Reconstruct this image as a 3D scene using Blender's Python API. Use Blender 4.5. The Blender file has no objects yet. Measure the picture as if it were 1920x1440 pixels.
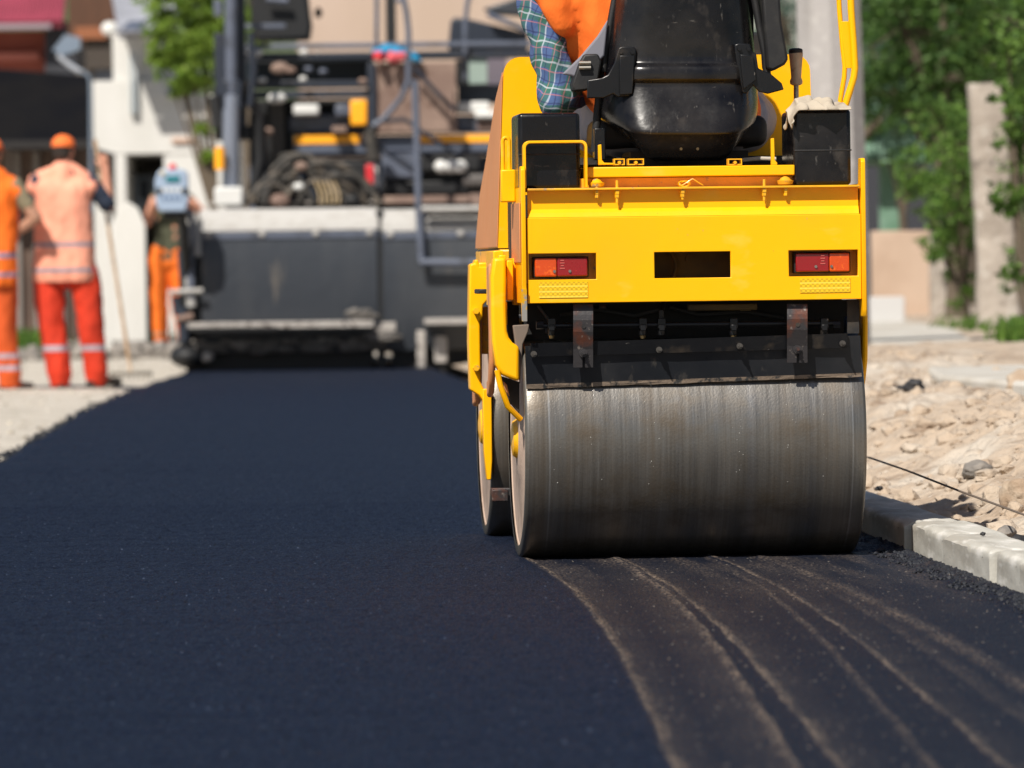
import bpy, bmesh, math, random
from mathutils import Vector, Matrix, noise, Quaternion
rnd = random.Random(7)
C = bpy.context.scene.collection
R_ = math.radians

# ------------------------------------------------------------------ camera model
F = 10667.0; H = 0.82; PITCH = math.atan(205 / F); ROLL = R_(0.75)
_f = Vector((0, math.cos(PITCH), -math.sin(PITCH)))
_r0 = Vector((1, 0, 0)); _u0 = Vector((0, math.sin(PITCH), math.cos(PITCH)))
_r = _r0 * math.cos(ROLL) - _u0 * math.sin(ROLL)
_u = _u0 * math.cos(ROLL) + _r0 * math.sin(ROLL)
CAM = Vector((0, 0, H))
def ray(px, py): return _f + _r * ((px - 960) / F) - _u * ((py - 720) / F)
def W(px, py, Y):
    d = ray(px, py); return CAM + d * (Y / d.y)
def G(px, py, z=0.0):
    d = ray(px, py); return CAM + d * ((z - H) / d.z)

class Frame:
    def __init__(s, o, yaw=0.0):
        s.o = Vector(o); s.yaw = yaw
        s.fw = Vector((-math.sin(yaw), math.cos(yaw), 0)); s.rt = Vector((math.cos(yaw), math.sin(yaw), 0))
    def at(s, px, py, yl):
        d = ray(px, py); t = (s.o + s.fw * yl - CAM).dot(s.fw) / d.dot(s.fw)
        q = CAM + d * t - s.o
        return Vector((q.dot(s.rt), yl, q.z))

# ------------------------------------------------------------------ mesh builder
class MB:
    def __init__(s): s.v = []; s.f = []; s.uv = None
    def add(s, vs, fs):
        n = len(s.v); s.v += [tuple(v) for v in vs]; s.f += [tuple(i + n for i in f) for f in fs]; return s
    def box(s, c, size, rot=None):
        hx, hy, hz = (k / 2 for k in size); c = Vector(c)
        vs = [Vector((x, y, z)) for x in (-hx, hx) for y in (-hy, hy) for z in (-hz, hz)]
        if rot is not None: vs = [rot @ v for v in vs]
        return s.add([v + c for v in vs], [(0, 1, 3, 2), (4, 6, 7, 5), (0, 4, 5, 1), (2, 3, 7, 6), (0, 2, 6, 4), (1, 5, 7, 3)])
    def b(s, x0, x1, y0, y1, z0, z1): return s.box(((x0 + x1) / 2, (y0 + y1) / 2, (z0 + z1) / 2), (abs(x1 - x0), abs(y1 - y0), abs(z1 - z0)))
    def prism(s, pts, axis, a, b):
        n = len(pts)
        def mk(p, t): return {'y': (p[0], t, p[1]), 'x': (t, p[0], p[1]), 'z': (p[0], p[1], t)}[axis]
        vs = [mk(p, a) for p in pts] + [mk(p, b) for p in pts]
        fs = [tuple(range(n)), tuple(range(2 * n - 1, n - 1, -1))]
        fs += [(i, n + i, n + (i + 1) % n, (i + 1) % n) for i in range(n)]
        return s.add(vs, fs)
    def cyl(s, p0, p1, r0, r1=None, seg=20, caps=True):
        p0 = Vector(p0); p1 = Vector(p1); r1 = r0 if r1 is None else r1
        return s.tube([p0, p1], [r0, r1], seg, caps)
    def tube(s, pts, r, seg=12, caps=True, sx=1.0):
        pts = [Vector(p) for p in pts]; n = len(pts)
        rs = r if isinstance(r, (list, tuple)) else [r] * n
        T = []
        for i in range(n):
            a = pts[max(i - 1, 0)]; b_ = pts[min(i + 1, n - 1)]; T.append((b_ - a).normalized())
        up = Vector((0, 0, 1)) if abs(T[0].z) < .9 else Vector((0, 1, 0))
        nrm = T[0].cross(up).normalized(); vs = []
        for i in range(n):
            nrm = (nrm - T[i] * nrm.dot(T[i])).normalized(); bi = T[i].cross(nrm)
            for k in range(seg):
                a = 2 * math.pi * k / seg
                vs.append(pts[i] + nrm * (math.cos(a) * rs[i] * sx) + bi * (math.sin(a) * rs[i]))
        fs = [(i * seg + k, i * seg + (k + 1) % seg, (i + 1) * seg + (k + 1) % seg, (i + 1) * seg + k) for i in range(n - 1) for k in range(seg)]
        if caps: fs += [tuple(range(seg - 1, -1, -1)), tuple((n - 1) * seg + k for k in range(seg))]
        return s.add(vs, fs)
    def lathe(s, prof, o, axis, seg=32):
        # prof: (t, r) along axis
        o = Vector(o); axis = Vector(axis).normalized()
        up = Vector((0, 0, 1)) if abs(axis.z) < .9 else Vector((1, 0, 0))
        a = axis.cross(up).normalized(); b_ = axis.cross(a); vs = []
        for t, r in prof:
            for k in range(seg):
                w = 2 * math.pi * k / seg; vs.append(o + axis * t + (a * math.cos(w) + b_ * math.sin(w)) * r)
        n = len(prof)
        fs = [(i * seg + k, (i + 1) * seg + k, (i + 1) * seg + (k + 1) % seg, i * seg + (k + 1) % seg) for i in range(n - 1) for k in range(seg)]
        fs += [tuple(range(seg)), tuple((n - 1) * seg + k for k in range(seg - 1, -1, -1))]
        return s.add(vs, fs)
    def ell(s, c, r, rot=None, nu=16, nv=10):
        c = Vector(c); vs = []; fs = []
        if not hasattr(r, '__len__'): r = (r, r, r)
        for j in range(1, nv):
            th = math.pi * j / nv
            for i in range(nu):
                ph = 2 * math.pi * i / nu
                v = Vector((r[0] * math.sin(th) * math.cos(ph), r[1] * math.sin(th) * math.sin(ph), r[2] * math.cos(th)))
                vs.append(c + (rot @ v if rot is not None else v))
        for e in (1, -1):
            v = Vector((0, 0, r[2] * e)); vs.append(c + (rot @ v if rot is not None else v))
        t = len(vs) - 2
        for j in range(nv - 2):
            for i in range(nu): fs.append((j * nu + i, (j + 1) * nu + i, (j + 1) * nu + (i + 1) % nu, j * nu + (i + 1) % nu))
        for i in range(nu):
            fs.append((t, i, (i + 1) % nu)); fs.append((t + 1, (nv - 2) * nu + (i + 1) % nu, (nv - 2) * nu + i))
        return s.add(vs, fs)
    def limb(s, p0, r0, p1, r1, seg=14):
        s.tube([p0, p1], [r0, r1], seg); s.ell(p0, r0 * 1.0, nu=14, nv=8); s.ell(p1, r1 * 1.0, nu=14, nv=8); return s
    def plate(s, xs, zs, holes, y0, y1):
        nx = len(xs) - 1; nz = len(zs) - 1
        idx = {}; vs = []
        def V(i, j, k):
            if (i, j, k) not in idx:
                idx[(i, j, k)] = len(vs); vs.append((xs[i], (y0, y1)[k], zs[j]))
            return idx[(i, j, k)]
        solid = lambda i, j: 0 <= i < nx and 0 <= j < nz and (i, j) not in holes
        fs = []
        for i in range(nx):
            for j in range(nz):
                if not solid(i, j): continue
                fs.append((V(i, j, 0), V(i + 1, j, 0), V(i + 1, j + 1, 0), V(i, j + 1, 0)))
                fs.append((V(i, j, 1), V(i, j + 1, 1), V(i + 1, j + 1, 1), V(i + 1, j, 1)))
                if not solid(i - 1, j): fs.append((V(i, j, 0), V(i, j + 1, 0), V(i, j + 1, 1), V(i, j, 1)))
                if not solid(i + 1, j): fs.append((V(i + 1, j, 0), V(i + 1, j, 1), V(i + 1, j + 1, 1), V(i + 1, j + 1, 0)))
                if not solid(i, j - 1): fs.append((V(i, j, 0), V(i, j, 1), V(i + 1, j, 1), V(i + 1, j, 0)))
                if not solid(i, j + 1): fs.append((V(i, j + 1, 0), V(i + 1, j + 1, 0), V(i + 1, j + 1, 1), V(i, j + 1, 1)))
        return s.add(vs, fs)
    def build(s, name, m, parent=None, bevel=0.0, smooth=True, angle=35, fix=True, seg=2):
        me = bpy.data.meshes.new(name); me.from_pydata(s.v, [], s.f)
        if fix:
            bm = bmesh.new(); bm.from_mesh(me); bmesh.ops.recalc_face_normals(bm, faces=bm.faces); bm.to_mesh(me); bm.free()
        if smooth:
            me.polygons.foreach_set('use_smooth', [True] * len(me.polygons)); me.set_sharp_from_angle(angle=R_(angle))
        me.materials.append(m); me.update()
        o = bpy.data.objects.new(name, me); C.objects.link(o); o.parent = parent
        if bevel:
            bv = o.modifiers.new('bevel', 'BEVEL'); bv.width = bevel; bv.segments = seg; bv.limit_method = 'ANGLE'; bv.angle_limit = R_(40); bv.harden_normals = False
        return o

def tag(o, label=None, cat=None, group=None, kind=None):
    for k, v in (('label', label), ('category', cat), ('group', group), ('kind', kind)):
        if v: o[k] = v
    return o
def empty(name, fr, label, cat, group=None):
    o = bpy.data.objects.new(name, None); C.objects.link(o)
    if isinstance(fr, Frame): o.location = fr.o; o.rotation_euler = (0, 0, fr.yaw)
    else: o.location = fr
    o.empty_display_size = .1
    return tag(o, label, cat, group)
def copy_tree(o, parent=None):
    c = o.copy(); C.objects.link(c); c.parent = parent
    for ch in list(o.children): copy_tree(ch, c)
    return c

# ------------------------------------------------------------------ materials
def newmat(name):
    m = bpy.data.materials.new(name); m.use_nodes = True
    nt = m.node_tree; return m, nt, nt.nodes['Principled BSDF']
def nd(nt, t, **kw):
    n = nt.nodes.new(t)
    for k, v in kw.items():
        if k.startswith('i_'):
            key = k[2:]; key = int(key) if key.isdigit() else key.replace('_', ' ')
            n.inputs[key].default_value = v
        else: setattr(n, k, v)
    return n
def c4(c): return (c[0], c[1], c[2], 1)
def mixc(nt, fac, a, b, bt='MIX'):
    n = nd(nt, 'ShaderNodeMix', data_type='RGBA', blend_type=bt)
    for sock, val in ((0, fac), (6, a), (7, b)):
        if hasattr(val, 'links') or hasattr(val, 'is_linked'): nt.links.new(val, n.inputs[sock])
        else: n.inputs[sock].default_value = val if sock == 0 else c4(val)
    return n.outputs[2]
def rng(nt, val, lo, hi, a=0.0, b=1.0):
    n = nd(nt, 'ShaderNodeMapRange'); nt.links.new(val, n.inputs[0])
    for i, v in enumerate((lo, hi, a, b)): n.inputs[i + 1].default_value = v
    return n.outputs[0]
def math_(nt, op, a, b=None):
    n = nd(nt, 'ShaderNodeMath', operation=op)
    for i, v in enumerate((a, b)):
        if v is None: continue
        if hasattr(v, 'is_linked'): nt.links.new(v, n.inputs[i])
        else: n.inputs[i].default_value = v
    return n.outputs[0]
def coords(nt, scale=(1, 1, 1), kind='Object', loc=(0, 0, 0), rot=(0, 0, 0)):
    t = nd(nt, 'ShaderNodeTexCoord'); mp = nd(nt, 'ShaderNodeMapping')
    nt.links.new(t.outputs[kind], mp.inputs[0]); mp.inputs['Scale'].default_value = scale
    mp.inputs['Location'].default_value = loc; mp.inputs['Rotation'].default_value = rot
    return mp.outputs[0]
def noise_(nt, scale, stretch=(1, 1, 1), detail=4, rough=.55, kind='Object', loc=(0, 0, 0)):
    n = nd(nt, 'ShaderNodeTexNoise'); nt.links.new(coords(nt, stretch, kind, loc), n.inputs['Vector'])
    n.inputs['Scale'].default_value = scale; n.inputs['Detail'].default_value = detail; n.inputs['Roughness'].default_value = rough
    return n.outputs[0]
def bump(nt, h, strength, dist, prev=None):
    b = nd(nt, 'ShaderNodeBump'); nt.links.new(h, b.inputs['Height']); b.inputs['Strength'].default_value = strength; b.inputs['Distance'].default_value = dist
    if prev is not None: nt.links.new(prev, b.inputs['Normal'])
    return b.outputs[0]
def mat(name, base, rough=.6, metal=0, layers=(), bumps=(), coat=0, spec=.5, rvar=0, emis=None):
    """layers: (colour, scale, lo, hi, stretch)"""
    m, nt, p = newmat(name)
    col = base
    for i, (c, sc, lo, hi, st) in enumerate(layers):
        col = mixc(nt, rng(nt, noise_(nt, sc, st, detail=6, loc=(i * 3.1, i * 1.7, i)), lo, hi), col, c)
    if hasattr(col, 'is_linked'): nt.links.new(col, p.inputs['Base Color'])
    else: p.inputs['Base Color'].default_value = c4(col)
    p.inputs['Metallic'].default_value = metal; p.inputs['Specular IOR Level'].default_value = spec
    if rvar: nt.links.new(rng(nt, noise_(nt, 9, detail=8, rough=.7), .3, .7, rough - rvar, rough + rvar), p.inputs['Roughness'])
    else: p.inputs['Roughness'].default_value = rough
    if coat: p.inputs['Coat Weight'].default_value = coat; p.inputs['Coat Roughness'].default_value = .12
    pv = None
    for sc, st, dist, stretch in bumps: pv = bump(nt, noise_(nt, sc, stretch), st, dist, pv)
    if pv is not None: nt.links.new(pv, p.inputs['Normal'])
    return m
S1 = (1, 1, 1)
YEL = (0.95, 0.45, 0.001)
M = {}
M['yellow'] = mat('yellow_paint', YEL, .38, spec=.25, layers=[((.84, .40, .006), 2.2, .48, .75, S1), ((.90, .50, .05), 7, .60, .80, (1, 1, 2)), ((.50, .30, .08), 46, .705, .75, S1), ((.30, .20, .10), 95, .735, .76, (1, 1, .4)), ((.06, .045, .03), 150, .735, .75, S1)], bumps=[(14, .08, .01, S1), (240, .05, .001, S1)], coat=.08, rvar=.08)
M['yellow_worn'] = mat('worn_yellow_paint', (.85, .42, .004), .42, layers=[((.55, .27, .02), 9, .5, .75, S1), ((.30, .22, .14), 30, .62, .70, S1)], bumps=[(25, .15, .01, S1)], coat=.2, rvar=.1)
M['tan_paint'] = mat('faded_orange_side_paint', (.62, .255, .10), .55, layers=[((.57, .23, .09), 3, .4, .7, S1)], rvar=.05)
M['tan_dust'] = mat('dusty_drum_side', (.50, .37, .29), .85, layers=[((.34, .24, .18), 12, .5, .75, S1)], bumps=[(40, .3, .004, S1)])
M['black_gloss'] = mat('black_gloss_plastic', (.003, .003, .0045), .26, layers=[((.022, .020, .019), 4, .46, .72, S1), ((.055, .048, .042), 12, .56, .76, (1, 1, .6)), ((.07, .066, .062), 90, .66, .74, (.7, 1, .22)), ((.06, .056, .052), 60, .68, .74, (.3, 1, 1)), ((.05, .048, .045), 130, .69, .76, (1, .2, .35)), ((.07, .065, .06), 45, .73, .78, (.3, 1, 1.6))], bumps=[(7, .12, .02, S1), (90, .08, .002, S1)], rvar=.16, spec=.36)
M['black_paint'] = mat('black_steel_paint', (.006, .0065, .008), .34, spec=.35, layers=[((.035, .028, .022), 16, .60, .76, (1, 1, 1)), ((.12, .11, .10), 70, .70, .76, S1)], bumps=[(50, .15, .003, S1)], rvar=.12)
M['rusty'] = mat('rusty_steel', (.035, .032, .034), .5, .3, layers=[((.10, .034, .02), 12, .47, .58, S1), ((.20, .17, .15), 60, .60, .72, S1)], bumps=[(60, .3, .003, S1)])
M['vinyl'] = mat('black_vinyl', (.008, .008, .009), .6, layers=[((.022, .021, .019), 20, .5, .8, S1)], bumps=[(180, .2, .002, S1)])
M['dark'] = mat('dark_grimy_steel', (.012, .011, .011), .7, layers=[((.04, .03, .02), 10, .5, .7, S1)], bumps=[(30, .3, .01, S1)])
M['steel'] = mat('zinc_steel', (.32, .30, .26), .38, .8, layers=[((.12, .08, .05), 60, .5, .7, S1)])
M['dull_steel'] = mat('dull_steel', (.11, .10, .09), .45, .7)
M['brass'] = mat('brass_nozzle', (.45, .33, .16), .35, .9)
M['amber'] = mat('amber_lens', (.55, .055, .002), .15, layers=[((.75, .13, .006), 60, .55, .7, S1)], bumps=[(260, .4, .002, (1, .3, 1))], coat=.6)
M['red_lens'] = mat('red_lens', (.24, .002, .006), .15, layers=[((.50, .012, .015), 50, .62, .72, S1)], bumps=[(260, .4, .002, (1, .3, 1))], coat=.6)
M['wood_grip'] = mat('worn_wood_grip', (.42, .27, .15), .6, layers=[((.55, .42, .30), 18, .45, .6, (1, 1, .3)), ((.15, .08, .04), 30, .6, .7, S1)])
M['rag'] = mat('grubby_cloth', (.42, .36, .28), .9, layers=[((.25, .20, .15), 14, .5, .7, S1)], bumps=[(60, .4, .004, S1)])

def drum_mat():
    m, nt, p = newmat('drum_steel')
    t = nd(nt, 'ShaderNodeUVMap', uv_map='drum')
    def un(scale, st, detail=5, rough=.6, loc=(0, 0, 0)):
        mp = nd(nt, 'ShaderNodeMapping'); nt.links.new(t.outputs[0], mp.inputs[0]); mp.inputs['Scale'].default_value = st; mp.inputs['Location'].default_value = loc
        n = nd(nt, 'ShaderNodeTexNoise'); nt.links.new(mp.outputs[0], n.inputs['Vector']); n.inputs['Scale'].default_value = scale; n.inputs['Detail'].default_value = detail; n.inputs['Roughness'].default_value = rough
        return n.outputs[0]
    fine = un(90, (1, .02, 1), 6, .7); mid = un(14, (1, .03, 1), 4, .6, (3, 0, 0)); blot = un(6, (1, 1, 1), 6, .65, (7, 2, 0)); speck = un(160, (1, .8, 1), 3, .6)
    col = mixc(nt, rng(nt, fine, .30, .75), (.155, .142, .125), (.24, .23, .215))
    col = mixc(nt, rng(nt, mid, .52, .68, 0, .6), col, (.145, .115, .085))
    col = mixc(nt, rng(nt, mid, .42, .32, 0, .45), col, (.27, .27, .275))
    line = un(34, (1, .004, 1), 1, .5, (11, 0, 0)); col = mixc(nt, rng(nt, line, .70, .735, 0, .6), col, (.06, .045, .03)); col = mixc(nt, rng(nt, line, .31, .285, 0, .5), col, (.40, .40, .40))
    col = mixc(nt, rng(nt, blot, .46, .70, 0, .8), col, (.10, .075, .05))
    col = mixc(nt, rng(nt, speck, .70, .74, 0, .8), col, (.05, .035, .025))
    nt.links.new(col, p.inputs['Base Color'])
    nt.links.new(rng(nt, mid, .35, .65, .85, .62), p.inputs['Metallic'])
    r = math_(nt, 'ADD', rng(nt, fine, .30, .70, .30, .40), rng(nt, blot, .45, .7, 0, .22))
    nt.links.new(r, p.inputs['Roughness'])
    b = bump(nt, fine, .09, .0015); b = bump(nt, blot, .10, .006, b); b = bump(nt, speck, .25, .002, b)
    nt.links.new(b, p.inputs['Normal'])
    return m
M['drum'] = drum_mat()

# ------------------------------------------------------------------ ROAD ROLLER
RF = Frame((0.498, 16.52, 0.0), R_(4.3))
roller = empty('road_roller', RF, 'yellow tandem road roller driving away over the fresh asphalt, seen from behind', 'road roller')
def q(px, py, yl): return RF.at(px, py, yl)
RD = .345
def drum(name, y0, zc=RD, r=RD, hw=.488):
    seg = 160; nx = 24; vs = []; fs = []; uvs = []
    prof = [(-hw, r - .035), (-hw, r - .008), (-hw + .004, r - .002)] + [(-hw + .01 + (2 * hw - .02) * i / nx, r) for i in range(nx + 1)] + [(hw - .004, r - .002), (hw, r - .008), (hw, r - .035)]
    n = len(prof)
    for t, rr in prof:
        for k in range(seg):
            a = 2 * math.pi * k / seg; vs.append((t, y0 + rr * math.cos(a), zc + rr * math.sin(a)))
    me = bpy.data.meshes.new(name)
    fs = [(i * seg + k, (i + 1) * seg + k, (i + 1) * seg + (k + 1) % seg, i * seg + (k + 1) % seg) for i in range(n - 1) for k in range(seg)]
    me.from_pydata(vs, [], fs)
    uv = me.uv_layers.new(name='drum')
    li = 0
    for i in range(n - 1):
        for k in range(seg):
            for (ii, kk) in ((i, k), (i + 1, k), (i + 1, k + 1), (i, k + 1)):
                uv.data[li].uv = (prof[ii][0], kk / seg * 2 * math.pi * r); li += 1
    bm = bmesh.new(); bm.from_mesh(me); bmesh.ops.recalc_face_normals(bm, faces=bm.faces); bm.to_mesh(me); bm.free()
    me.polygons.foreach_set('use_smooth', [True] * len(me.polygons)); me.set_sharp_from_angle(angle=R_(40))
    me.materials.append(M['drum'])
    o = bpy.data.objects.new(name, me); C.objects.link(o); o.parent = roller
    for s in (-1, 1):
        mb = MB(); e = s * (hw - .012)
        mb.lathe([(-.02 * s, r - .012), (.006 * s, r - .012), (.006 * s, r - .03), (.003 * s, r - .034), (.003 * s, .12), (.008 * s, .11), (.012 * s, .05)], (e, y0, zc), (1, 0, 0), 64)
        ob = mb.build('drum_side', M['tan_dust'], o)
    return o
rear_drum = drum('drum', 0.0)
def drops():
    mb = MB(); r2 = random.Random(4)
    for k in range(130):
        if k < 90: x = r2.choice((-.40, -.14, -.135, .115, .12, .27, .36, -.30)) + r2.gauss(0, .012); a = math.pi - math.radians(29 - 52 * r2.random() ** 2.2)
        else: x = r2.uniform(-.47, .47); a = math.pi - math.radians(27 - 6 * r2.random())
        rr = r2.uniform(.0006, .0015); mb.ell((x, RD * math.cos(a) * 1.0005, RD + RD * math.sin(a)), (rr, rr * .7, rr * 1.3), None, 8, 6)
    tag(mb.build('water_drops', mat('water_film', (.30, .29, .27), .12, spec=.6), rear_drum), kind='stuff')
drops()
drum('drum', 1.36)

YB = -.40
# main rear panel with its three openings
def X(px, py=500): return q(px, py, YB).x
def Z(py, px=1296): return q(px, py, YB).z
xs = [X(989), X(1002, 500) - .016, X(1118), X(1227), X(1370), X(1479), X(1601) + .012, X(1615)]
zs = [Z(565), Z(521), Z(472), Z(405)]
holes = {(1, 1), (3, 1), (5, 1)}
pan = MB().plate(xs, zs, holes, YB, YB + .012).build('rear_panel', M['yellow'], roller, bevel=.0025)
# rounded crease and sloping upper panel
yU = YB + .020
mb = MB(); x0, x1 = xs[0] + .004, xs[-1] - .004; zt = zs[-1]
mb.add([(x0, YB + .004, zt + .001), (x1, YB + .004, zt + .001), (x1, YB + .012, zt + .014), (x0, YB + .012, zt + .014), (x1, yU, zt + .024), (x0, yU, zt + .024), (x1, yU, Z(352)), (x0, yU, Z(352)),
        (x0, yU + .01, Z(352)), (x1, yU + .01, Z(352)), (x0, yU + .01, zt - .005), (x1, yU + .01, zt - .005)],
       [(0, 1, 2, 3), (3, 2, 4, 5), (5, 4, 6, 7), (7, 6, 9, 8), (8, 9, 11, 10), (10, 11, 1, 0), (0, 3, 5, 7, 8, 10), (1, 11, 9, 6, 4, 2)])
mb.build('upper_panel', M['yellow'], roller, smooth=False)
# ledge
zl = Z(354)
MB().b(xs[0] + .003, xs[-1] - .003, YB - .008, YB + .28, zl, zl + .006).build('ledge', M['yellow_worn'], roller, bevel=.001)
# bottom return and lamp recess backs
MB().b(xs[0] + .005, xs[-1] - .005, YB + .013, YB + .10, zs[0], zs[0] + .006).build('bottom_flange', M['yellow_worn'], roller)
for (a, b_, zz) in ((1, 2, 0), (5, 6, 0)):
    mb = MB(); xa, xb = xs[a], xs[b_]
    mb.b(xa - .01, xb + .01, YB + .075, YB + .08, zs[1] - .01, zs[2] + .01)
    mb.b(xa - .012, xa - .004, YB + .013, YB + .075, zs[1] - .01, zs[2] + .01); mb.b(xb + .004, xb + .012, YB + .013, YB + .075, zs[1] - .01, zs[2] + .01)
    mb.b(xa, xb, YB + .013, YB + .075, zs[2] + .002, zs[2] + .008); mb.b(xa, xb, YB + .013, YB + .075, zs[1] - .008, zs[1] - .002)
    mb.build('lamp_recess', M['yellow_worn'], roller)
M['olive_dark'] = mat('dirty_inner_steel', (.10, .06, .008), .7, layers=[((.03, .02, .01), 6, .4, .65, S1)])
mb = MB(); mb.b(xs[3] - .05, xs[4] + .05, YB + .16, YB + .17, zs[1] - .04, zs[2] + .03)
mb.tube([(xs[3] + .04 + .035 * math.sin(a / 12 * math.pi), YB + .13, zs[1] + .10 - a * .011) for a in range(13)], .006, 8)
mb.cyl((xs[3] + .12, YB + .165, zs[2] - .02), (xs[3] + .12, YB + .155, zs[2] - .02), .014)
mb.build('inner_bulkhead', M['olive_dark'], roller)

# side flanges
def flange(side):
    xx = xs[0] - .004 if side < 0 else xs[-1] + .001
    th = .012
    z_top = Z(300) if side > 0 else Z(308); z_bot = Z(598)
    pts = [(YB - .012, z_bot + .02), (YB - .012, z_top - .01), (YB - .002, z_top), (YB + .05, z_top), (YB + .06, zl + .01), (YB + .34, zl + .01), (YB + .34, Z(565)), (YB + .05, Z(565)), (YB + .03, z_bot), (YB, z_bot)]
    a, b_ = (xx - th, xx) if side < 0 else (xx, xx + th)
    MB().prism(pts, 'x', a, b_).build('side_flange', M['yellow'], roller, bevel=.002)
    if side < 0:
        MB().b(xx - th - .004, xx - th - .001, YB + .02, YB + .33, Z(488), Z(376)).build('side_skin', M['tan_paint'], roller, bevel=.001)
flange(-1); flange(1)
# chipped grey corner under left flange
MB().b(xs[0] - .019, xs[0] - .004, YB - .016, YB - .0125, Z(598), Z(538)).build('worn_edge', mat('bare_scuffed_steel', (.35, .33, .30), .5, .6, layers=[((.8, .42, .01), 25, .5, .56, S1)]), roller)

# tail lamps
def lamp(pxa, pya, pxb, pyb, amber_left):
    y = YB + .028
    a = q(pxa, pyb, y); b_ = q(pxb, pya, y); w = b_.x - a.x; hgt = b_.z - a.z
    house = MB().b(a.x - .004, b_.x + .004, y, y + .04, a.z - .004, b_.z + .004).build('tail_lamp', M['vinyl'], roller, bevel=.004)
    f0 = .42 if amber_left else .38
    xm = a.x + w * f0 if amber_left else b_.x - w * f0
    l, r_ = ('amber', 'red_lens') if amber_left else ('red_lens', 'amber')
    for (u0, u1, mm, nm) in ((a.x, xm, l, 'lens'), (xm, b_.x, r_, 'lens')):
        MB().b(u0 + .0005, u1 - .0005, y - .014, y - .0005, a.z, b_.z).build(('amber_lens' if mm == 'amber' else 'red_lens'), M[mm], house, bevel=.004, seg=3)
    for fx in (.37, .66) if amber_left else (.37, .66):
        MB().cyl((a.x + w * fx, y - .018, a.z + hgt * .28), (a.x + w * fx, y - .013, a.z + hgt * .28), .004, seg=12).build('screw', M['steel'], house)
    # moulded approval marks: faint raised bars of illegible print on the red lens
    mb = MB(); cx = a.x + w * .52 if amber_left else a.x + w * .50
    for k, ww in enumerate((.010, .013, .009, .014)):
        mb.b(cx - ww / 2, cx + ww / 2, y - .0155, y - .0138, b_.z - .008 - k * .0075, b_.z - .0058 - k * .0075)
    mb.build('moulded_print', mat('pale_print', (.55, .12, .10), .4), house)
lamp(1002, 483, 1101, 519, True); lamp(1491, 474, 1592, 510, False)
# reflective stickers
def sticker_mat():
    m, nt, p = newmat('reflective_sticker')
    ck = nd(nt, 'ShaderNodeTexChecker'); nt.links.new(coords(nt, (1, 1, 1)), ck.inputs[0]); ck.inputs['Scale'].default_value = 150
    col = mixc(nt, math_(nt, 'MULTIPLY', ck.outputs['Fac'], .8), (.80, .50, .006), (.50, .30, .004))
    w = nd(nt, 'ShaderNodeTexWave', bands_direction='Z'); nt.links.new(coords(nt), w.inputs[0]); w.inputs['Scale'].default_value = 21
    col = mixc(nt, rng(nt, w.outputs[0], .75, .95, 0, .6), col, (.95, .74, .10))
    nt.links.new(col, p.inputs['Base Color']); p.inputs['Roughness'].default_value = .25; p.inputs['Coat Weight'].default_value = .5
    return m
sm = sticker_mat()
for (a, b_, c, d) in ((1011, 528, 1102, 559), (1500, 521, 1594, 549)):
    p0 = q(a, d, YB); p1 = q(c, b_, YB)
    MB().b(p0.x, p1.x, YB - .0022, YB - .0006, p0.z, p1.z).build('reflector', sm, roller)

# beam above ledge, mounts, bolts, hooks
p0 = q(1098, 333, YB + .03); p1 = q(1490, 309, YB + .03)
MB().b(p0.x, p1.x, YB + .03, YB + .20, p0.z, p1.z).build('seat_beam', M['yellow'], roller, bevel=.003)
MB().b(p0.x - .02, p1.x + .02, YB + .07, YB + .30, zl + .0075, p0.z - .002).build('beam_base', M['yellow_worn'], roller)
MB().b(p0.x - .03, p1.x + .03, YB + .21, YB + .50, zl + .0075, p0.z + .006).build('floor_plate', M['dark'], roller)
def bolt(px, py_top, py_bot, yl, r=.0042, mm='yellow_worn'):
    a = q(px, py_top, yl); b_ = q(px, py_bot, yl); mb = MB(); mb.cyl(b_, a, r, seg=12)
    zc = zl - .007; mb.cyl((a.x, yl, zc - .005), (a.x, yl, zc + .005), r * 2.1, seg=6); mb.cyl((a.x, yl, zc - .015), (a.x, yl, zc - .0055), r * 1.7, seg=6)
    mb.build('bolt', M[mm], roller, smooth=False)
bolt(1157, 338, 380, YB + .004); bolt(1433, 336, 376, YB + .004); bolt(1280, 352, 374, YB + .004, .004); bolt(1119, 350, 372, YB + .006, .0035); bolt(1473, 348, 368, YB + .006, .0035)
for px, py in ((1118, 355), (1472, 349)):
    c = q(px, py, YB + .035)
    MB().lathe([(0, .012), (.004, .021), (.014, .024), (.016, .017), (.022, .012), (.026, .004)], (c.x, YB + .03, zl + .0065), (0, 0, 1), 24).build('rubber_mount', M['yellow_worn'], roller)
for sgn, px, t in ((1, 1125, 272), (-1, 1449, 260)):
    a = q(px, 308, YB + .04); z1 = q(px, t, YB + .04).z
    MB().prism([(a.x - .005, a.z - .002), (a.x - .005, z1), (a.x + .004, z1 + .002), (a.x + .005, a.z + .012), (a.x + .012, a.z + .004), (a.x + sgn * .04 if sgn > 0 else a.x + .012, a.z + .003), (a.x + sgn * .04 if sgn > 0 else a.x + .012, a.z - .002)], 'y', YB + .034, YB + .05).build('hook', M['yellow'], roller, bevel=.0015)
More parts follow.
